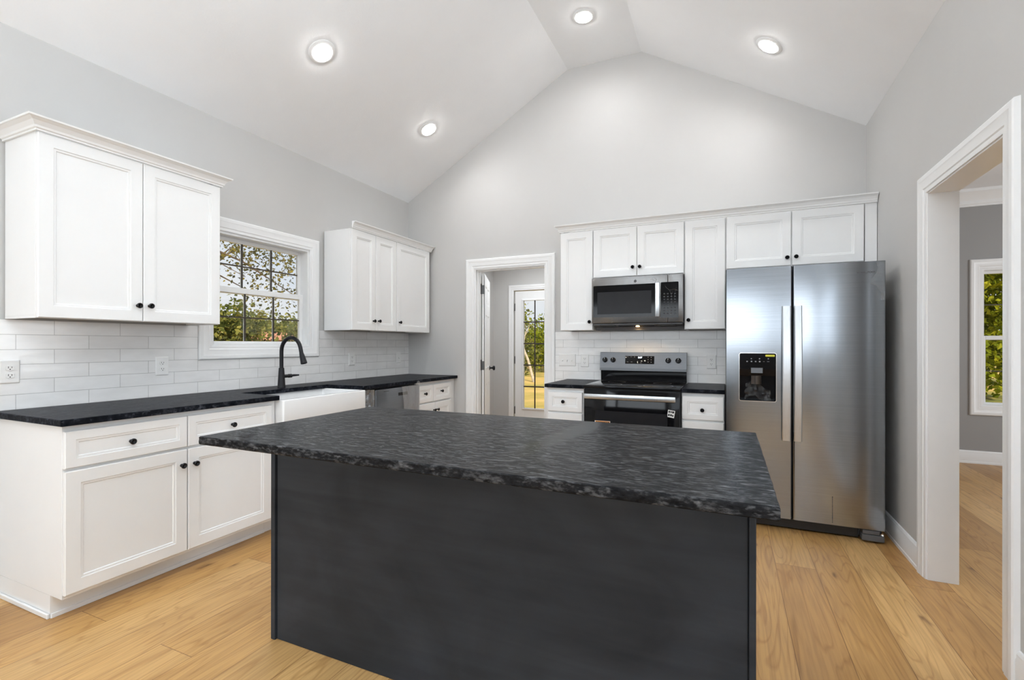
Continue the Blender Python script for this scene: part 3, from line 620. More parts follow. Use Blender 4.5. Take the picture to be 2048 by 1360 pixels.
front('door', 0.003, 0.415, 0.124, 0.615, 0.61, c, (0.385, 0.55)); front('door', 0.420, 0.832, 0.124, 0.615, 0.61, c, (0.450, 0.55))
cabinet('base_cabinet', 'white base cabinet with two small drawers, right of the dishwasher', (0, -0.711, 0), RL, 0.706, 0.61, 0, BZ,
        [('drawer', 0.006, 0.275, 0.680, 0.848, (0.136, 0.766)), ('drawer', 0.281, 0.614, 0.680, 0.848, (0.430, 0.771)),
         ('door', 0.006, 0.307, 0.124, 0.666, (0.280, 0.592)), ('door', 0.313, 0.614, 0.124, 0.666, (0.340, 0.592))], True, 'white base cabinets')
# back wall bases
cabinet('base_cabinet', 'narrow white base cabinet left of the range', (1.905, 0, 0), 0, 0.324, 0.61, 0, BZ,
        [('drawer', 0.012, 0.313, 0.684, 0.848, (0.150, 0.768)), ('door', 0.012, 0.313, 0.124, 0.670, (0.285, 0.59))], True, 'white base cabinets')
cabinet('base_cabinet', 'narrow white base cabinet between range and fridge', (2.998, 0, 0), 0, 0.300, 0.61, 0, BZ,
        [('drawer', 0.004, 0.296, 0.682, 0.860, (0.148, 0.757)), ('door', 0.004, 0.296, 0.124, 0.668, (0.035, 0.59))], True, 'white base cabinets')

# ------------------------------------------------------------------ countertops
CT = 0.030; cz0, cz1 = 0.914 - CT, 0.914
b = MB(); pts = [(0.009, -3.394), (0.655, -3.394), (0.655, -2.266), (0.267, -2.266), (0.267, -1.477), (0.655, -1.477), (0.655, -0.003), (0.009, -0.003)]
b.prism(pts, lambda p: (p[0], p[1], cz0), lambda p: (p[0], p[1], cz1), 0.003)
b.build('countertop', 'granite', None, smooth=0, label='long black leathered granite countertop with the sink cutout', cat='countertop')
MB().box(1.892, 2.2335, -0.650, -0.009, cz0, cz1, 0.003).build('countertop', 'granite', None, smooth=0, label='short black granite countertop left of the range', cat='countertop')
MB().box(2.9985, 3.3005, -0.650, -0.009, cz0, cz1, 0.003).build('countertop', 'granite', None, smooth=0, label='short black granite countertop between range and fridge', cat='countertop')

# ------------------------------------------------------------------ island
isl = thing('kitchen_island', 'charcoal stained kitchen island base in the middle of the room', 'kitchen island', (2.47, -2.78, 0))
MB().box(1.578, 3.371, -3.050, -2.53, 0.001, cz0 - 0.001, 0.0).build('cabinet_body', 'island', isl, world=True, smooth=0)
MB().box(1.580, 3.369, -3.056, -3.0502, 0.002, cz0 - 0.001, 0.0008).build('back_panel', 'island', isl, world=True, smooth=0)
for x0_, x1_ in ((1.553, 1.5775), (3.3715, 3.389)):
    MB().box(x0_, x1_, -3.066, -2.50, 0.0, cz0 - 0.001, 0.003, 2).build('end_panel', 'island', isl, world=True, smooth=20)
for i in range(3):
    xa = 1.60 + i * 0.592
    ringm = MB(); mpI = lambda x, z, y: Vector((x, -2.53 - y, z))
    ringpanel(ringm, xa, xa + 0.58, 0.12, 0.86, [(0, 0.0), (0, -0.02), (0.058, -0.02), (0.065, -0.012)], mpI)
    dd = ringm.build('door', 'island', isl, world=True, smooth=20)
    kb = MB(); kb.lathe([(0.0085, 0), (0.0055, 0.004), (0.0055, 0.014), (0.0150, 0.022), (0.011, 0.029), (0, 0.030)], (xa + 0.54, -2.51, 0.78), (0, 1, 0)); kb.build('knob', 'black', dd, world=True)
# island top: slightly rough chiselled edge
random.seed(3)
b = MB(); X0, X1, Y0, Y1 = 1.567, 3.419, -3.380, -2.455
out_pts = []
def edge_pts(p, q, n): return [(p[0] + (q[0] - p[0]) * i / n, p[1] + (q[1] - p[1]) * i / n) for i in range(n)]
out_pts = edge_pts((X0, Y0), (X1, Y0), 60) + edge_pts((X1, Y0), (X1, Y1), 30) + edge_pts((X1, Y1), (X0, Y1), 60) + edge_pts((X0, Y1), (X0, Y0), 30)
cx_, cy_ = (X0 + X1) / 2, (Y0 + Y1) / 2
def jit(p, s, inset):
    x, y = p; hx, hy = (X1 - X0) / 2, (Y1 - Y0) / 2
    k = random.uniform(0, s) + inset
    nx = (cx_ - x) / hx; ny = (cy_ - y) / hy
    return (x + (k if abs(abs(nx) - 1) < 1e-6 else 0) * (1 if nx > 0 else -1), y + (k if abs(abs(ny) - 1) < 1e-6 else 0) * (1 if ny > 0 else -1))
rows = []
for z, s, ins in ((cz0, 0.0015, 0.003), (cz0 + 0.003, 0.002, 0.0), (cz0 + 0.012, 0.002, 0.0), (cz0 + 0.021, 0.002, 0.0), (cz1 - 0.003, 0.0015, 0.0), (cz1, 0.001, 0.003)):
    rows.append([Vector((*jit(p, s, ins), z)) for p in out_pts])
V = b.grid(rows, closed_u=True); b.bm.faces.new(V[-1]); b.bm.faces.new(list(reversed(V[0])))
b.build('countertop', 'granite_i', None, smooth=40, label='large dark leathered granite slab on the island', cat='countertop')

# ------------------------------------------------------------------ sink and faucet
s = thing('apron_sink', 'white apron front farmhouse sink under the kitchen window', 'sink', (0.45, -1.87, 0.63))
b = MB(); sx0, sx1, sy0, sy1, sz0, sz1 = 0.225, 0.680, -2.262, -1.475, 0.628, 0.8835
def rr(x0, x1, y0, y1, r, z, n=5):
    P = []
    for cx, cy, a0 in ((x1 - r, y1 - r, 0), (x0 + r, y1 - r, 90), (x0 + r, y0 + r, 180), (x1 - r, y0 + r, 270)):
        for i in range(n + 1):
            a = R(a0 + 90 * i / n); P.append(Vector((cx + r * math.cos(a), cy + r * math.sin(a), z)))
    return P
rows = [rr(sx0 + .01, sx1 - .01, sy0 + .01, sy1 - .01, 0.01, sz0), rr(sx0, sx1, sy0, sy1, 0.014, sz0 + 0.01), rr(sx0, sx1, sy0, sy1, 0.014, sz1 - 0.007), rr(sx0 + .002, sx1 - .002, sy0 + .002, sy1 - .002, 0.013, sz1 - 0.002), rr(sx0 + .007, sx1 - .007, sy0 + .007, sy1 - .007, 0.012, sz1),
        rr(sx0 + .022, sx1 - .026, sy0 + .022, sy1 - .022, 0.02, sz1), rr(sx0 + .027, sx1 - .031, sy0 + .027, sy1 - .027, 0.02, sz1 - 0.005), rr(sx0 + .032, sx1 - .036, sy0 + .032, sy1 - .032, 0.03, sz0 + 0.05), rr(sx0 + .05, sx1 - .055, sy0 + .05, sy1 - .05, 0.04, sz0 + 0.025)]
V = b.grid(rows, closed_u=True); b.bm.faces.new(list(reversed(V[0]))); b.bm.faces.new(V[-1])
b.build('basin', 'porc', s, world=True, smooth=50)
MB().lathe([(0.055, 0), (0.055, 0.003), (0.04, 0.004), (0.035, 0.001), (0, 0.001)], (0.43, -1.87, sz0 + 0.0255), (0, 0, 1), 24).build('drain', 'steel', s, world=True)
fx, fy = 0.169, -1.843
s = thing('kitchen_faucet', 'matte black gooseneck pull down faucet behind the sink', 'faucet', (fx, fy, cz1))
MB().lathe([(0.0295, 0.0), (0.0295, 0.004), (0.0280, 0.01), (0.0195, 0.148), (0.0185, 0.152), (0.0155, 0.154), (0, 0.154)], (fx, fy, cz1), (0, 0, 1), 24).build('body', 'black', s, world=True)
p = [(fx, fy, cz1 + 0.150), (fx, fy, 1.19)]
rad = 0.0975
for i in range(0, 15):
    a = R(180 - 165 * i / 14); p.append((fx + 0.102 + 0.102 * math.cos(a), fy, 1.195 + 0.104 * math.sin(a)))
p.append((fx + 0.212, fy, 1.175))
MB().tube(p, 0.0145, 14).build('gooseneck', 'black', s, world=True)
d0 = Vector((fx + 0.210, fy, 1.182)); dv = Vector((0.36, 0, -1)).normalized()
MB().lathe([(0.0150, 0), (0.0165, 0.004), (0.0165, 0.012), (0.0185, 0.02), (0.0235, 0.075), (0.0240, 0.082), (0.020, 0.084), (0, 0.083)], d0, dv, 20).build('spray_head', 'black', s, world=True)
b = MB(); b.lathe([(0.0125, 0), (0.0125, 0.045), (0.0145, 0.047), (0.0145, 0.075), (0.012, 0.078), (0.006, 0.082), (0, 0.082)], (fx, fy + 0.018, 1.000), (0, 1, 0), 16)
b.tube([(fx, fy + 0.082, 1.000), (fx + 0.010, fy + 0.105, 1.003), (fx + 0.03, fy + 0.140, 1.004)], [0.008, 0.0095, 0.006], 10)
b.build('handle', 'black', s, world=True)

# ------------------------------------------------------------------ outlets and switches
def plate(name, label, cat, mp, a, z, gangs, kind):
    wd = 0.078 + 0.046 * (gangs - 1); h = 0.118
    p0 = mp(a, z - h / 2, 0.008); o = thing(name, label, cat, p0, 0, 'electrical plates on the backsplash')
    m = MB(); prof = [(0, 0.008), (0, 0.011), (0.004, 0.014), (0.006, 0.0142)]
    rows = [[mp(a - wd / 2 + i, z - h / 2 + i, t), mp(a + wd / 2 - i, z - h / 2 + i, t), mp(a + wd / 2 - i, z + h / 2 - i, t), mp(a - wd / 2 + i, z + h / 2 - i, t)] for i, t in prof]
    V = m.grid(rows, closed_u=True); m.bm.faces.new(V[-1]); m.build('cover_plate', 'plate', o, world=True, smooth=0)
    ax = (mp(0, 0, 1) - mp(0, 0, 0))
    def bx(m, A, Z, wa, hz, t0, t1):
        p, q = mp(A - wa, Z - hz, t0), mp(A + wa, Z + hz, t1); m.box(min(p.x, q.x), max(p.x, q.x), min(p.y, q.y), max(p.y, q.y), min(p.z, q.z), max(p.z, q.z))
    if kind == 'duplex':
        for dz in (-0.0195, 0.0195):
            m = MB(); prof = [(0.0, 0.0145), (0.0, 0.0165), (0.0012, 0.0170)]
            rows = []
            for ins, t in prof:
                r = 0.0165 - ins; rows.append([mp(a + max(-0.0165, min(0.0165, 0.020 * math.cos(2 * math.pi * k / 24))) * (r / .0165), z + dz + 0.0145 * (r / .0165) * math.sin(2 * math.pi * k / 24), t) for k in range(24)])
            V = m.grid(rows, closed_u=True); m.bm.faces.new(V[-1]); so = m.build('socket', 'plate', o, world=True, smooth=0)
            m = MB(); bx(m, a - 0.0065, z + dz + 0.003, 0.0012, 0.0045, 0.0171, 0.0175); bx(m, a + 0.0065, z + dz + 0.003, 0.0012, 0.0038, 0.0171, 0.0175)
            m.lathe([(0.0026, 0), (0.0026, 0.0005), (0, 0.0005)], mp(a, z + dz - 0.007, 0.0171), ax, 10); m.build('slots', 'slot', so, world=True, smooth=0)
        MB().lathe([(0.003, 0), (0.003, 0.001), (0, 0.0014)], mp(a, z, 0.0143), ax, 10).build('screw', 'plate', o, world=True)
    else:
        for i in range(gangs):
            A = a + 0.046 * (i - (gangs - 1) / 2)
            m = MB(); bx(m, A, z, 0.0055, 0.0125, 0.0143, 0.0150); so = m.build('toggle_slot', 'plate', o, world=True, smooth=0)
            m = MB(); q = [mp(A - 0.004, z - 0.008, 0.0151), mp(A + 0.004, z - 0.008, 0.0151), mp(A + 0.004, z + 0.006, 0.0151), mp(A - 0.004, z + 0.006, 0.0151)]
            r_ = [mp(A - 0.0032, z - 0.013, 0.026), mp(A + 0.0032, z - 0.013, 0.026), mp(A + 0.0032, z - 0.006, 0.028), mp(A - 0.0032, z - 0.006, 0.028)]
            V = m.grid([q, r_], closed_u=True); m.bm.faces.new(V[-1]); m.build('toggle', 'plate', so, world=True, smooth=0)
plate('outlet', 'white duplex outlet at the far left edge, under the large wall cabinet', 'outlet', mpL, -3.330, 1.108, 1, 'duplex')
plate('outlet', 'white duplex outlet on the tile left of the kitchen window corner', 'outlet', mpL, -2.613, 1.108, 1, 'duplex')
plate('outlet', 'white duplex outlet under the paired door cabinet right of the faucet', 'outlet', mpL, -0.908, 1.106, 1, 'duplex')
plate('light_switch', 'white toggle switch on the tile in the far left corner', 'switch', mpL, -0.188, 1.104, 1, 'toggle')
plate('light_switch', 'white three gang toggle switch plate beside the mudroom doorway', 'switch', mpB, 1.893, 1.098, 3, 'toggle')
plate('outlet', 'white duplex outlet just left of the range', 'outlet', mpB, 2.068, 1.094, 1, 'duplex')
plate('outlet', 'white duplex outlet between range and fridge', 'outlet', mpB, 3.192, 1.100, 1, 'duplex')

# ------------------------------------------------------------------ text helper
def text_mesh(name, body, size, mat, parent, mtx, extrude=0.0004, label=None):
    cu = bpy.data.curves.new(name, 'FONT'); cu.body = body; cu.size = size; cu.extrude = extrude; cu.align_x = 'CENTER'; cu.align_y = 'CENTER'
    tmp = bpy.data.objects.new(name + '_tmp', cu); COL.objects.link(tmp)
    dg = bpy.context.evaluated_depsgraph_get(); me = bpy.data.meshes.new_from_object(tmp.evaluated_get(dg))
    bpy.data.objects.remove(tmp); bpy.data.curves.remove(cu)
    me.name = name; me.transform(PM[parent.name].inverted() @ mtx); me.materials.clear(); me.materials.append(M[mat])
    o = bpy.data.objects.new(name, me); COL.objects.link(o); o.parent = parent; PM[o.name] = PM[parent.name]
    tag(o, label); return o
FACE = Matrix.Rotation(R(90), 4, 'X')      # text lying in xz, readable from -y

# ------------------------------------------------------------------ range
rx0, rx1 = 2.2365, 2.9955
rg = thing('electric_range', 'black and stainless freestanding electric range under the microwave', 'range', ((rx0 + rx1) / 2, -0.33, 0))
def wb(*a, **k): return MB().box(*a, **k)
wb(rx0 + .002, rx1 - .002, -0.625, -0.012, 0.03, 0.892).build('range_body', 'blackp', rg, world=True, smooth=0)
for x_, y_ in ((rx0 + .05, -.58), (rx1 - .05, -.58), (rx0 + .05, -.06), (rx1 - .05, -.06)):
    MB().lathe([(0.02, 0), (0.02, 0.008), (0.010, 0.01), (0.010, 0.031)], (x_, y_, 0), (0, 0, 1), 12).build('foot', 'blackp', rg, world=True)
ct = wb(rx0, rx1, -0.668, -0.060, 0.8925, 0.9175, 0.005, 2).build('cooktop', 'bglass', rg, world=True, smooth=30)
for bx_, by_, br in ((2.42, -.50, .10), (2.42, -.22, .075), (2.81, -.50, .115), (2.81, -.22, .075)):
    b = MB(); V = b.grid([[Vector((bx_ + r_ * math.cos(2 * math.pi * k / 48), by_ + r_ * math.sin(2 * math.pi * k / 48), 0.9178)) for k in range(48)] for r_ in (br, br - 0.003)], closed_u=True)
    b.build('burner_ring', 'greyink', ct, world=True, smooth=0)
# back guard
b = MB(); b.prism([(-0.060, 0.9176), (-0.012, 0.9176), (-0.012, 1.176), (-0.072, 1.176), (-0.095, 1.035), (-0.095, 1.013), (-0.066, 1.012)], lambda p: (rx0 + .002, p[0], p[1]), lambda p: (rx1 - .002, p[0], p[1]))
b.build('backguard', 'bglass', rg, world=True, smooth=0)
b = MB(); b.prism([(-0.0727, 1.1785), (-0.0120, 1.1785), (-0.012, 1.1765), (-0.0725, 1.1762), (-0.0957, 1.0345), (-0.0957, 1.012), (-0.0990, 1.0115), (-0.0990, 1.036), (-0.0760, 1.177)], lambda p: (rx0, p[0], p[1]), lambda p: (rx1, p[0], p[1]), 0.0008)
pan = b.build('control_panel', 'steelp', rg, world=True, smooth=0)
nrm = Vector((0, -(1.177 - 1.036), -(0.0990 - 0.0760))); nrm = Vector((0, -0.987, -0.0)).normalized()
tilt = math.atan2(0.023, 0.141)
nrm = Vector((0, -math.cos(tilt), math.sin(tilt)))
def onp(x, z, e=0.0): # point on the tilted panel
    f = (z - 1.036) / 0.141; y = -0.0990 + 0.023 * f; return Vector((x, y, z)) + nrm * e
pxs = lambda u: 2.237 + (u - 1199.6) / (1371.2 - 1199.6) * 0.757
for u in (1210, 1227, 1337, 1356):
    c_ = onp(pxs(u), 1.108)
    kk = MB(); kk.lathe([(0.024, 0.0005), (0.024, 0.003), (0.020, 0.006), (0.019, 0.026), (0.017, 0.029), (0, 0.029)], c_, nrm, 24)
    up = Vector((0, math.sin(tilt), math.cos(tilt))); xx = Vector((1, 0, 0)); ang = R(8); e1 = up * math.cos(ang) + xx * math.sin(ang); e2 = xx * math.cos(ang) - up * math.sin(ang)
    q0 = [c_ + nrm * 0.028 + e1 * s1 * 0.0185 + e2 * s2 * 0.0045 for s1, s2 in ((-1, -1), (1, -1), (1, 1), (-1, 1))]
    q1 = [c_ + nrm * 0.038 + e1 * s1 * 0.0175 + e2 * s2 * 0.0035 for s1, s2 in ((-1, -1), (1, -1), (1, 1), (-1, 1))]
    V = kk.grid([q0, q1], closed_u=True); kk.bm.faces.new(V[-1])
    ko = kk.build('knob', 'blackp', rg, world=True, smooth=30)
    tk = MB(); q = [c_ + nrm * 0.0383 + e1 * s1 + e2 * s2 for s1, s2 in ((0.002, -0.0012), (0.016, -0.0012), (0.016, 0.0012), (0.002, 0.0012))]; tk.quad(*q); tk.build('pointer_mark', 'white', ko, world=True, smooth=0)
    ms = MB()
    for a_ in range(-120, 121, 40):
        dr = up * math.cos(R(a_)) + xx * math.sin(R(a_)); c2 = c_ + nrm * 0.0006
        sd = nrm.cross(dr).normalized(); ms.quad(*[c2 + dr * r_ + sd * s2 for r_, s2 in ((0.030, -0.0008), (0.033, -0.0008), (0.033, 0.0008), (0.030, 0.0008))])
    ms.build('dial_marks', 'ink', pan, world=True, smooth=0)
dx0, dx1, dz0_, dz1_ = pxs(1252), pxs(1310), 1.075, 1.146
b = MB(); V = b.grid([[onp(dx0, dz0_, e), onp(dx1, dz0_, e), onp(dx1, dz1_, e), onp(dx0, dz1_, e)] for e in (0.0002, 0.0022)], closed_u=True); b.bm.faces.new(V[-1])
dis = b.build('display_panel', 'bglass', rg, world=True, smooth=0)
rotp = Matrix.Rotation(-tilt, 4, 'X') @ FACE
text_mesh('clock_digits', '8:07', 0.021, 'led', dis, Matrix.Translation(onp(pxs(1282), 1.132, 0.0026)) @ rotp)
for i, (u, z) in enumerate(((1257, 1.138), (1264, 1.138), (1271, 1.137), (1257, 1.092), (1265, 1.092), (1284, 1.086), (1298, 1.136), (1304, 1.135), (1298, 1.114), (1304, 1.113), (1298, 1.092), (1304, 1.091))):
    hw = 0.007 if i in (0, 1, 3, 4, 5) else 0.0035; hz_ = 0.0014 if hw > 0.005 else 0.003
    MB().quad(*[onp(pxs(u) + sx * hw, z + sz_ * hz_, 0.0025) for sx, sz_ in ((-1, -1), (1, -1), (1, 1), (-1, 1))]).build('touch_key_mark', 'greyink', dis, world=True, smooth=0)
for u, z, hw, hz_ in ((1277, 1.090, 0.0035, 0.010), (1285, 1.101, 0.007, 0.003), (1291.5, 1.104, 0.006, 0.0055), (1253.5, 1.132, 0.004, 0.006)):
    MB().quad(*[onp(pxs(u) + sx * hw, z + sz_ * hz_, 0.0026) for sx, sz_ in ((-1, -0.4), (1, -1), (0.7, 1), (-0.8, 0.6))]).build('film_scrap', 'white', dis, world=True, smooth=0)
# oven door
od = wb(rx0 + .006, rx1 - .006, -0.664, -0.627, 0.235, 0.886, 0.004, 2).build('oven_door', 'bglass', rg, world=True, smooth=30)
wb(2.335, 2.900, -0.6655, -0.6641, 0.36, 0.715, 0.0).build('oven_window', 'screen', od, world=True, smooth=0)
hb = MB(); hz = 0.832
hb.box(2.258, 2.962, -0.722, -0.706, hz - 0.019, hz + 0.021, 0.004, 2)
for x_ in (2.272, 2.936): hb.box(x_, x_ + 0.016, -0.708, -0.6635, hz - 0.011, hz + 0.013, 0.002)
hb.build('oven_handle', 'handle', od, world=True, smooth=30)
b = MB(); b.box(2.3350, 2.4600, -0.6672, -0.6660, 0.5740, 0.6330); st = b.build('caution_sticker', 'white', od, world=True, smooth=0, label='white and orange caution sticker')
wb(2.3400, 2.4570, -0.6680, -0.6673, 0.6060, 0.6310).build('sticker_band', 'orange', st, world=True, smooth=0)
b = MB(); random.seed(5)
for r_, (zz, n_) in enumerate(((0.624, 9), (0.615, 9))):
    for i in range(n_): b.box(2.346 + i * 0.012, 2.346 + i * 0.012 + random.uniform(.006, .0095), -0.6686, -0.6681, zz - .0028, zz + .0028)
for i in range(14): b.box(2.341 + i * 0.0082, 2.341 + i * 0.0082 + random.uniform(.003, .006), -0.6679, -0.6673, 0.5940, 0.5990)
b.build('sticker_print', 'ink', st, world=True, smooth=0)
wb(2.3390, 2.3950, -0.6679, -0.6673, 0.5780, 0.5890).build('sticker_blue_block', 'blueink', st, world=True, smooth=0)
wb(2.4030, 2.4550, -0.6679, -0.6673, 0.5780, 0.5890).build('sticker_red_block', 'orange', st, world=True, smooth=0)
cS = Vector((2.926, -0.6650, 0.720)); an = R(-9)
b = MB(); e1 = Vector((math.cos(an), 0, math.sin(an))); e2 = Vector((-math.sin(an), 0, math.cos(an)))
b.quad(*[cS + e1 * s1 * 0.026 + e2 * s2 * 0.028 for s1, s2 in ((-1, -1), (1, -1), (1, 1), (-1, 1))]); st = b.build('square_label', 'white', od, world=True, smooth=0, label='small square white label')
b = MB()
for s1a, s1b, z_a, z_b in ((-.8, -.35, .25, .75), (-.25, .1, .3, .75), (.2, .8, .25, .8), (-.8, -.3, -.65, -.15), (-.2, .3, -.6, -.1), (.35, .75, -.65, -.2)):
    b.quad(*[cS + Vector((0, -0.0006, 0)) + e1 * s1 * 0.026 + e2 * s2 * 0.028 for s1, s2 in ((s1a, z_a), (s1b, z_a), (s1b, z_b), (s1a, z_b))])
b.build('label_print', 'ink', st, world=True, smooth=0)
wb(rx0 + .006, rx1 - .006, -0.662, -0.627, 0.060, 0.228, 0.004, 2).build('storage_drawer', 'blackp', rg, world=True, smooth=30)

# ------------------------------------------------------------------ microwave
mx0, mx1, mz0, mz1 = 2.237, 2.9905, 1.428, 1.826
mw = thing('microwave', 'stainless over the range microwave with black window', 'microwave', ((mx0 + mx1) / 2, -0.2, mz0))
wb(mx0 + .001, mx1 - .001, -0.355, -0.012, mz0 - 0.002, mz1, 0.002).build('microwave_body', 'dgrey', mw, world=True, smooth=0)
dx = 2.872
door = MB(); door.box(mx0, dx - 0.001, -0.395, -0.356, mz0 + 0.004, mz1 - 0.001, 0.004, 2); dr = door.build('microwave_door', 'steel_mw', mw, world=True, smooth=30)
fr_ = MB(); fr_.box(dx, mx1, -0.395, -0.356, mz0 + 0.004, mz1 - 0.001, 0.004, 2); fr_.build('control_frame', 'steel_mw', mw, world=True, smooth=30)
# black glass across door with rounded corners
def rrect_xz(x0, x1, z0, z1, r, y, n=5):
    P = []
    for cx, cz, a0 in ((x1 - r, z1 - r, 0), (x0 + r, z1 - r, 90), (x0 + r, z0 + r, 180), (x1 - r, z0 + r, 270)):
        for i in range(n + 1):
            a = R(a0 + 90 * i / n); P.append(Vector((cx + r * math.cos(a), y, cz + r * math.sin(a))))
    return P
def slab(x0, x1, z0, z1, r, y0, y1):
    b = MB(); V = b.grid([rrect_xz(x0, x1, z0, z1, r, y0), rrect_xz(x0, x1, z0, z1, r, y1)], closed_u=True); b.bm.faces.new(V[-1]); b.bm.faces.new(list(reversed(V[0]))); return b
gw = slab(2.252, 2.778, 1.483, 1.757, 0.008, -0.3955, -0.3985).build('window_glass', 'bglass', dr, world=True, smooth=30)
slab(2.287, 2.742, 1.510, 1.700, 0.003, -0.3986, -0.3990).build('window_mesh', 'screen', gw, world=True, smooth=0)
b = MB(); b.box(2.776, 2.812, -0.436, -0.420, 1.476, 1.758, 0.005, 2); b.box(2.784, 2.804, -0.421, -0.395, 1.490, 1.515, 0.002); b.box(2.784, 2.804, -0.421, -0.395, 1.720, 1.745, 0.002)
b.build('microwave_handle', 'handle', dr, world=True, smooth=30)
kp = slab(2.816, 2.956, 1.470, 1.762, 0.008, -0.3955, -0.3985).build('keypad', 'bglass', mw, world=True, smooth=30)
b = MB()
for i in range(4):
    for j_ in range(8): b.box(2.838 + i * 0.028, 2.838 + i * 0.028 + 0.013, -0.3990, -0.3986, 1.500 + j_ * 0.023, 1.5095 + j_ * 0.023)
b.build('key_marks', 'keymark', kp, world=True, smooth=0)
b = MB(); random.seed(11)
for pts in ([(2.85, 1.735), (2.86, 1.715), (2.885, 1.695), (2.90, 1.655), (2.905, 1.61), (2.899, 1.57)], [(2.90, 1.655), (2.915, 1.68), (2.935, 1.71), (2.925, 1.655), (2.92, 1.60), (2.93, 1.54), (2.94, 1.49)], [(2.852, 1.505), (2.88, 1.498), (2.905, 1.492)], [(2.885, 1.695), (2.925, 1.70), (2.95, 1.69)]):
    b.tube([(x_, -0.4005 - random.uniform(0, .002), z_) for x_, z_ in pts], [random.uniform(.0008, .0022) for _ in pts], 6)
b.build('film_creases', 'film', kp, world=True)
for pts in ([(2.735, 1.79), (2.755, 1.803), (2.775, 1.798), (2.782, 1.785), (2.773, 1.768), (2.765, 1.760)], [(2.72, 1.795), (2.745, 1.79), (2.768, 1.78)], [(2.585, 1.79), (2.60, 1.80), (2.617, 1.797)], [(2.59, 1.768), (2.605, 1.765), (2.625, 1.762)]):
    MB().tube([(x_, -0.3965 - random.uniform(0, .002), z_) for x_, z_ in pts], [random.uniform(.001, .003) for _ in pts], 6).build('film_crease', 'film', dr, world=True)
bd = MB(); bd.lathe([(0.0115, 0), (0.0115, 0.0015), (0.0095, 0.0022), (0.0092, 0.0014), (0, 0.0014)], (2.610, -0.3952, 1.783), (0, -1, 0), 24); bd.build('round_badge', 'dgrey', dr, world=True)
b = MB(); b.prism([(-0.385, 1.4255), (-0.385, 1.420), (-0.262, 1.404), (-0.256, 1.377), (-0.015, 1.377), (-0.015, 1.4255)], lambda p: (mx0 + .006, p[0], p[1]), lambda p: (mx1 - .006, p[0], p[1]))
bt = b.build('underside_vent', 'dgrey', mw, world=True, smooth=0)
us = lambda y: 1.420 - (y + 0.385) / 0.123 * 0.016
for x_ in (2.30, 2.80):
    b = MB(); b.prism([(-0.37, us(-0.37) - 0.0002), (-0.275, us(-0.275) - 0.0002), (-0.275, us(-0.275) - 0.004), (-0.37, us(-0.37) - 0.004)], lambda p: (x_, p[0], p[1]), lambda p: (x_ + 0.13, p[0], p[1])); b.build('grease_filter', 'blackp', bt, world=True, smooth=0)
b = MB(); b.prism([(-0.36, us(-0.36) - 0.0002), (-0.285, us(-0.285) - 0.0002), (-0.285, us(-0.285) - 0.003), (-0.36, us(-0.36) - 0.003)], lambda p: (2.46, p[0], p[1]), lambda p: (2.76, p[0], p[1])); b.build('light_lens', 'bglass', bt, world=True, smooth=0)
MB().lathe([(0.016, 0), (0.014, 0.004), (0, 0.006)], (2.615, -0.30, us(-0.30) - 0.0032), (0, 0, -1), 16).build('task_bulb', 'bulb', bt, world=True)
area('cooktop_lamp', (2.615, -0.30, us(-0.30) - 0.014), (0, 0, -1), 0.03, 0.03, 0.5, (1.0, 0.68, 0.34), 'DISK', 150)

# ------------------------------------------------------------------ fridge
fx0, fx1 = 3.3115, 4.2175
fg = thing('refrigerator', 'stainless side by side refrigerator with dispenser, right of the range', 'refrigerator', ((fx0 + fx1) / 2, -0.42, 0))
wb(fx0 + .003, fx1 - .003, -0.755, -0.04, 0.02, 1.762, 0.003).build('fridge_body', 'dgrey', fg, world=True, smooth=0)
def fdoor(x0, x1, name):
    b = MB(); r = 0.012; pts = [(x0, -0.757), (x1, -0.757)]
    for i in range(5): a = R(90 * i / 4); pts.append((x1 - r + r * math.cos(a), -0.820 + -r * math.sin(a) + 0.004))
    for i in range(5): a = R(90 + 90 * i / 4); pts.append((x0 + r + r * math.cos(a), -0.816 - r * math.sin(a)))
    b.prism(pts, lambda p: (p[0], p[1], 0.086), lambda p: (p[0], p[1], 1.775)); return b.build(name, 'steel', fg, world=True, smooth=30)
# freezer door with dispenser opening
gx0_, gx1_, gz0_, gz1_ = 3.3915, 3.6195, 0.862, 1.193
b = MB(); x0, x1 = fx0, 3.7035; z0, z1 = 0.086, 1.775; yf = -0.828; yb = -0.757
xsl = (x0, gx0_, gx1_, x1); zsl = (z0, gz0_, gz1_, z1)
for i in range(3):
    for k_ in range(3):
        if (i, k_) != (1, 1): b.quad((xsl[i], yf, zsl[k_]), (xsl[i + 1], yf, zsl[k_]), (xsl[i + 1], yf, zsl[k_ + 1]), (xsl[i], yf, zsl[k_ + 1]))
b.quad((x0, yf, z0), (x0, yb, z0), (x0, yb, z1), (x0, yf, z1)); b.quad((x1, yf, z0), (x1, yb, z0), (x1, yb, z1), (x1, yf, z1))
b.quad((x0, yf, z1), (x1, yf, z1), (x1, yb, z1), (x0, yb, z1)); b.quad((x0, yf, z0), (x1, yf, z0), (x1, yb, z0), (x0, yb, z0)); b.quad((x0, yb, z0), (x1, yb, z0), (x1, yb, z1), (x0, yb, z1))
bmesh.ops.remove_doubles(b.bm, verts=b.bm.verts, dist=0.0002)
ld = b.build('freezer_door', 'steel', fg, world=True, smooth=0)
rd = fdoor(3.7145, fx1, 'fridge_door')
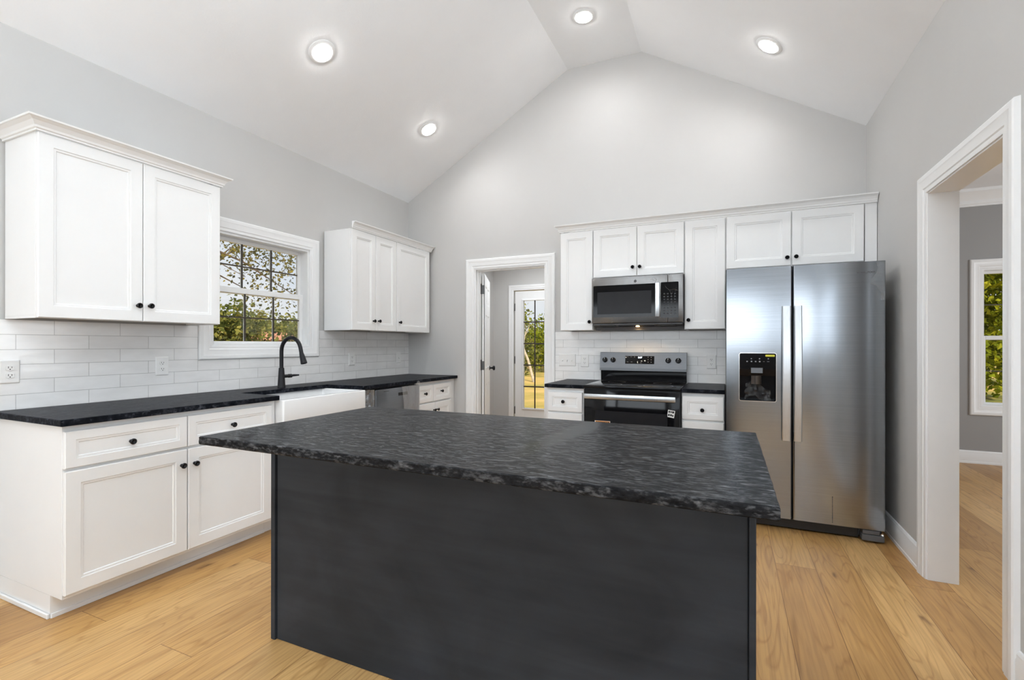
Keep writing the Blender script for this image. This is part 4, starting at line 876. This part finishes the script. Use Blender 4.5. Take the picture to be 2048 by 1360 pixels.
for (hx0, hx1, nm, pr_) in ((3.650, 3.700, 'handle', ld), (3.7195, 3.7645, 'handle', rd)):
    b = MB(); rows = []
    for i in range(25):
        f = i / 24; z = 0.612 + (1.506 - 0.612) * f; bow = -0.858 - 0.022 * math.sin(math.pi * f)
        rows.append([Vector((hx0, bow + 0.016, z)), Vector((hx0, bow + 0.004, z)), Vector((hx0 + 0.005, bow, z)), Vector((hx1 - 0.005, bow, z)), Vector((hx1, bow + 0.004, z)), Vector((hx1, bow + 0.016, z))])
    V = b.grid(rows, closed_u=True); b.bm.faces.new(V[-1]); b.bm.faces.new(list(reversed(V[0])))
    for zz in (0.622, 1.456): b.box(hx0 + 0.008, hx1 - 0.008, -0.850, -0.8275, zz, zz + 0.04, 0.002)
    b.build(nm, 'handle', pr_, world=True, smooth=30)
# dispenser recess
b = MB(); V = b.grid([rrect_xz(gx0_ - .001, gx1_ + .001, gz0_ - .001, gz1_ + .001, 0.012, yf - 0.0015), rrect_xz(gx0_ - .001, gx1_ + .001, gz0_ - .001, gz1_ + .001, 0.012, yf + .001)], closed_u=True)
V2 = b.grid([rrect_xz(gx0_ - .001, gx1_ + .001, gz0_ - .001, gz1_ + .001, 0.012, yf - 0.0015), rrect_xz(gx0_ + .003, gx1_ - .003, gz0_ + .003, gz1_ - .003, 0.010, yf - 0.0015)], closed_u=True)
b.grid([rrect_xz(gx0_ + .003, gx1_ - .003, gz0_ + .003, gz1_ - .003, 0.010, yf - 0.0015), rrect_xz(gx0_ + .003, gx1_ - .003, gz0_ + .003, gz1_ - .003, 0.010, yf + 0.002)], closed_u=True)
b.build('dispenser_bezel', 'chrome', ld, world=True, smooth=30)
zc = 1.082
b = MB(); P = lambda x, z, y: Vector((x, y, z)); a0, a1, q0, q1 = gx0_ + .003, gx1_ - .003, gz0_ + .003, gz1_ - .003
b.quad(P(a0, zc, yf - .001), P(a1, zc, yf - .001), P(a1, q1, yf - .001), P(a0, q1, yf - .001))
b.quad(P(a0, zc - .045, yf + .012), P(a1, zc - .045, yf + .012), P(a1, zc, yf - .001), P(a0, zc, yf - .001))
rec = yf + 0.060
b.quad(P(a0, zc - .045, yf + .012), P(a1, zc - .045, yf + .012), P(a1, zc - .05, rec), P(a0, zc - .05, rec))
b.quad(P(a0, q0, rec), P(a1, q0, rec), P(a1, zc - .05, rec), P(a0, zc - .05, rec))
b.quad(P(a0, q0, yf), P(a1, q0, yf), P(a1, q0 + .012, rec), P(a0, q0 + .012, rec))
for a_ in (a0, a1): b.bm.faces.new([b.bm.verts.new(v) for v in (P(a_, q0, yf), P(a_, q0 + .012, rec), P(a_, zc - .05, rec), P(a_, zc - .045, yf + .012), P(a_, zc, yf - .001))])
dsp = b.build('dispenser_recess', 'bglass', ld, world=True, smooth=0)
wb(3.464, 3.538, yf - 0.007, yf + 0.010, 1.054, 1.092, 0.002).build('dispenser_spout', 'steelp', dsp, world=True, smooth=0)
b = MB(); V = b.grid([[Vector((3.468 + 0.062 * i / 8, yf + 0.028 - 0.012 * math.sin(math.pi * i / 8) + 0.012 * (1 - k_ / 4), 0.978 + 0.068 * k_ / 4)) for i in range(9)] for k_ in range(5)])
V = b.grid([[Vector((3.468 + 0.062 * i / 8, yf + 0.036 - 0.012 * math.sin(math.pi * i / 8) + 0.012 * (1 - k_ / 4), 0.978 + 0.068 * k_ / 4)) for i in range(9)] for k_ in range(5)])
b.build('dispenser_paddle', 'steelp', dsp, world=True)
slab(3.553, 3.609, 1.168, 1.181, 0.003, yf - 0.0011, yf - 0.0018).build('yellow_sticker', 'yellow', dsp, world=True, smooth=0, label='small yellow sticker')
b = MB()
for x_ in (3.437, 3.464, 3.489, 3.514): b.box(x_, x_ + .009, yf - .0018, yf - .0011, 1.130, 1.138)
for x_, w_ in ((3.540, .008), (3.563, .014)): b.box(x_, x_ + w_, yf - .0018, yf - .0011, 1.133, 1.1352)
for x_ in (3.464, 3.514, 3.567): b.box(x_, x_ + .007, yf - .0018, yf - .0011, 1.150, 1.157)
b.build('dispenser_icons', 'greyink', dsp, world=True, smooth=0)
b = MB(); random.seed(21)
def crumple(b, f, nu, nv, amp, seed):
    random.seed(seed); rows = []
    for i in range(nu + 1):
        r = []
        for k_ in range(nv + 1):
            p_ = f(i / nu, k_ / nv); r.append(Vector(p_) + Vector((random.uniform(-1, 1), random.uniform(-1, 1), random.uniform(-1, 1))) * amp)
        rows.append(r)
    b.grid(rows); return b
crumple(b, lambda u, v: (3.43 + 0.155 * u, yf + 0.008 + 0.03 * v, 0.875 + 0.10 * v + 0.03 * math.sin(u * 5)), 9, 7, 0.007, 4)
b.build('dispenser_film', 'film', dsp, world=True, smooth=0)
# film peeling at the top right corner, logo, little print, grille
b = MB(); crumple(b, lambda u, v: (4.165 + 0.058 * v + 0.012 * math.sin(u * 9) * (1 - v) - (0.03 * u if v < .5 else -0.0) * (1 if u < .6 else -0.6), -0.832 - 0.006 * math.sin(v * 3.1), 1.765 - 0.235 * u), 16, 5, 0.003, 9)
b.build('peeling_film', 'film', rd, world=True, smooth=0)
text_mesh('logo_lettering', 'WHIRLPOOL', 0.0175, 'dgrey', rd, Matrix.Translation((4.117, -0.8286, 1.706)) @ FACE)
b = MB(); random.seed(8); z_ = 0.100
while z_ < 0.272:
    h_ = random.uniform(0.004, 0.011); b.box(3.9355, 3.9395, -0.8287, -0.8281, z_, z_ + h_); z_ += h_ + random.uniform(0.002, 0.005)
b.build('model_print', 'ink', rd, world=True, smooth=0)
wb(fx0 + .02, fx1 - .13, -0.775, -0.745, 0.012, 0.078, 0.002).build('toe_grille', 'blackp', fg, world=True, smooth=0)
b = MB(); b.box(4.095, 4.212, -0.828, -0.752, 0.014, 0.052, 0.003); b.box(4.100, 4.190, -0.822, -0.752, 0.054, 0.080, 0.003); b.build('hinge_foot', 'dgrey', fg, world=True, smooth=0)
MB().lathe([(0.008, 0), (0.008, 0.012), (0, 0.012)], (4.200, -0.815, 0.062), (0, -1, 0), 10).build('hinge_bolt', 'chrome', fg, world=True)
for x_, y_ in ((3.36, -.70), (4.16, -.70), (3.36, -.1), (4.16, -.1)): MB().lathe([(0.02, 0), (0.02, 0.0205)], (x_, y_, 0), (0, 0, 1), 12).build('roller', 'blackp', fg, world=True)

# ------------------------------------------------------------------ dishwasher
dw = thing('dishwasher', 'stainless dishwasher wrapped in plastic film, right of the sink', 'dishwasher', (0.3, -1.03, 0))
wb(0.02, 0.600, -1.425, -0.716, 0.02, 0.876, 0.0).build('dishwasher_tub', 'blackp', dw, world=True, smooth=0)
dd = wb(0.602, 0.660, -1.335, -0.716, 0.115, 0.868, 0.006, 2).build('dishwasher_door', 'steel_dw', dw, world=True, smooth=30)
wb(0.6602, 0.6625, -1.035, -0.905, 0.795, 0.822, 0.0).build('control_pocket', 'blackp', dd, world=True, smooth=0)
wb(0.6602, 0.6606, -1.235, -1.165, 0.845, 0.8485, 0.0).build('vent_slot', 'ink', dd, world=True, smooth=0)
for zz in (0.0,):
    for x_, y_ in ((0.55, -1.38), (0.55, -0.76)): MB().lathe([(0.018, 0), (0.018, 0.0205)], (x_, y_, 0), (0, 0, 1), 10).build('foot', 'blackp', dw, world=True)
for f_, nu_, nv_, am_, sd_ in ((lambda u, v: (0.6675 + 0.004 * math.sin(u * 11 + v * 3), -0.99 + 0.04 * v + (0.27 - 0.04 * v) * u, 0.872 - 0.42 * v), 12, 10, 0.0025, 31),
        (lambda u, v: (0.6685 + 0.004 * v, -0.775 + 0.055 * u, 0.868 + (0.045 - 0.05 * abs(u - 0.45)) * v), 6, 4, 0.003, 32),
        (lambda u, v: (0.650 - 0.04 * u, -1.343 - 0.070 * u + 0.004 * math.sin(v * 9), 0.872 - 0.5 * v), 5, 12, 0.003, 33)):
    crumple(MB(), f_, nu_, nv_, am_, sd_).build('plastic_film', 'film2', dd, world=True, smooth=0)

# ------------------------------------------------------------------ outside
GZ = -0.45
g = MB(); n = 60
random.seed(2)
rows = [[Vector((-90 + 180 * i / n, -40 + 140 * k / n, GZ + (0.10 * math.sin(i * 1.3) * math.cos(k * 0.9)))) for i in range(n + 1)] for k in range(n + 1)]
g.grid(rows); g.build('ground', 'ground', None, label='dry yellow grass and dirt yard outside the house', cat='ground', kind='structure')
def leaf_tree(name, label, loc, trunk_h, crown, n, size, mat, seed, bark='soil', branches=7, lean=(0, 0), cat='tree', rb=0.14):
    """crown: list of (dx, dy, dz, rx, ry, rz) lobes relative to loc"""
    rnd = random.Random(seed)
    t = thing(name, label, cat, loc)
    tops = []
    b = MB(); p0 = Vector((0, 0, -0.1)); p1 = Vector((lean[0], lean[1], trunk_h))
    b.tube([p0, p0.lerp(p1, 0.35) + Vector((0.06, 0.03, 0)), p0.lerp(p1, 0.7) + Vector((-0.04, 0.05, 0)), p1], [rb, rb * 0.8, rb * 0.62, rb * 0.4], 9)
    b.build('trunk', bark, t)
    b = MB()
    for i in range(branches):
        l = crown[i % len(crown)]; q = Vector((l[0] + rnd.uniform(-.6, .6) * l[3], l[1] + rnd.uniform(-.6, .6) * l[4], l[2] + rnd.uniform(-.5, .6) * l[5]))
        s_ = p0.lerp(p1, rnd.uniform(0.5, 1.0)); mid = s_.lerp(q, 0.5) + Vector((rnd.uniform(-.2, .2), rnd.uniform(-.2, .2), 0.15))
        b.tube([s_, mid, q], [rb * 0.35, rb * 0.2, rb * 0.06], 6)
    b.build('branches', bark, t)
    b = MB(); bm = b.bm
    vol = [l[3] * l[4] * l[5] for l in crown]; tot = sum(vol)
    for l, v_ in zip(crown, vol):
        k_ = int(n * v_ / tot); cl = max(3, k_ // 14)
        cs = []
        for _ in range(cl):
            while True:
                d_ = Vector((rnd.uniform(-1, 1), rnd.uniform(-1, 1), rnd.uniform(-1, 1)))
                if 0.05 < d_.length <= 1: break
            d_ = d_ * (0.75 + 0.25 * d_.length)
            cs.append(Vector((l[0] + d_.x * l[3], l[1] + d_.y * l[4], l[2] + d_.z * l[5])))
        for i in range(k_):
            c_ = cs[i % cl] + Vector((rnd.gauss(0, 1), rnd.gauss(0, 1), rnd.gauss(0, 1))) * size * 1.5
            u_ = Vector((rnd.uniform(-1, 1), rnd.uniform(-1, 1), rnd.uniform(-1, .6))).normalized(); w_ = u_.cross(Vector((rnd.uniform(-1, 1), rnd.uniform(-1, 1), rnd.uniform(-1, 1)))).normalized()
            s_ = size * rnd.uniform(0.6, 1.25); nn = u_.cross(w_) * s_ * 0.12
            vs = [bm.verts.new(q) for q in (c_ - u_ * s_ * 0.5, c_ + w_ * s_ * 0.32 + nn, c_ + u_ * s_ * 0.5, c_ - w_ * s_ * 0.32 + nn)]
            bm.faces.new((vs[0], vs[1], vs[2])); bm.faces.new((vs[0], vs[2], vs[3]))
    me_n = 'foliage'
    b_obj = MB.build(b, me_n, mat, t, smooth=0)
    return t
# near tree whose sparse branches cross the kitchen window
leaf_tree('broadleaf_tree', 'sparse leafy tree close outside the kitchen window', (-7.2, 1.4, GZ), 4.2,
          [(0.9, 1.8, 3.55, 1.3, 1.5, 0.8), (0.6, 2.2, 2.75, 1.0, 1.2, 0.35), (0.4, 0.9, 4.4, 1.6, 1.8, 0.9), (0.2, 2.6, 4.6, 1.4, 1.4, 0.8)], 3400, 0.085, 'leaf_olive', 5, branches=8, rb=0.10)
leaf_tree('dense_tree', 'round green tree at the left edge of the kitchen window view', (-25.5, 15.6, GZ), 2.0, [(0, 0, 2.4, 2.6, 2.6, 1.5)], 3200, 0.34, 'leaf_dark', 6)
leaf_tree('dense_tree', 'tall broad dark tree at the right of the kitchen window view', (-25.5, 26.2, GZ), 2.5, [(0, 0, 2.9, 2.6, 2.6, 2.2), (-1.0, -2.6, 2.2, 2.2, 2.2, 1.3)], 4500, 0.34, 'leaf_dark', 7)
leaf_tree('dense_tree', 'distant dark tree line crown behind the far house', (-50.0, 40.0, GZ), 3.0, [(0, 0, 3.4, 5.5, 6.5, 1.6), (3, -7, 3.0, 4, 4, 1.5), (-3, 6, 3.2, 4, 4, 1.7)], 4500, 0.5, 'leaf_dark', 8)
h = thing('far_house', 'small orange brick house far beyond the kitchen window', 'house', (-33.5, 24.6, GZ))
b = MB(); b.box(-2.2, 2.2, -2.2, 2.2, 0, 2.05); b.build('walls', 'hbrick', h, smooth=0)
b = MB(); b.prism([(-2.5, 2.06), (2.5, 2.06), (0, 2.75)], lambda p: (p[0], -2.4, p[1]), lambda p: (p[0], 2.4, p[1])); b.build('roof', 'shingle', h, smooth=0)
# behind the mudroom door
leaf_tree('broadleaf_tree', 'dark leafy tree at the left of the mudroom door glass', (-7.1, 19.3, GZ), 2.2, [(-0.2, 0, 2.7, 0.8, 1.2, 1.3), (0.1, 0, 1.1, 1.1, 1.3, 1.0)], 2600, 0.20, 'leaf_dark', 9)
leaf_tree('broadleaf_tree', 'yellow green tree at the middle of the mudroom door glass', (-9.9, 29.0, GZ), 2.2, [(0, 0, 2.3, 1.6, 1.6, 1.0), (0.8, 0, 1.3, 1.6, 1.6, 1.0)], 2600, 0.22, 'leaf_lime', 10)
leaf_tree('bare_tree', 'thin pale tree leaning in front of the mudroom trees', (-4.5, 15.4, GZ), 3.0, [(-0.6, 0, 3.0, 0.5, 0.5, 0.5), (-1.0, 0.2, 2.6, 0.4, 0.5, 0.6)], 160, 0.14, 'leaf_lime', 11, 'palebark', 9, (-1.1, 0), rb=0.07)
leaf_tree('broadleaf_tree', 'tall light green tree at the right of the mudroom door glass', (-6.9, 25.0, GZ), 3.2, [(0, 0, 2.0, 1.7, 1.7, 1.3), (0, 0, 1.0, 1.9, 1.9, 0.9)], 2600, 0.24, 'leaf_lime', 12)
# behind the dining window
leaf_tree('broadleaf_tree', 'sunlit lime green tree outside the dining room window', (10.3, 15.5, GZ), 3.5, [(0, 0, 4.4, 2.2, 2.2, 2.0), (0.4, 0.4, 1.9, 2.0, 2.0, 1.6)], 7500, 0.24, 'leaf_lime', 13)
leaf_tree('broadleaf_tree', 'dark green tree behind the lime tree outside the dining room window', (13.2, 22.5, GZ), 3.5, [(0, 0, 1.6, 2.8, 2.4, 1.7), (0, 0, 5.0, 2.8, 2.6, 2.2), (-2.0, 0.3, 1.5, 2.2, 1.8, 1.5)], 5600, 0.28, 'leaf_dark', 14)
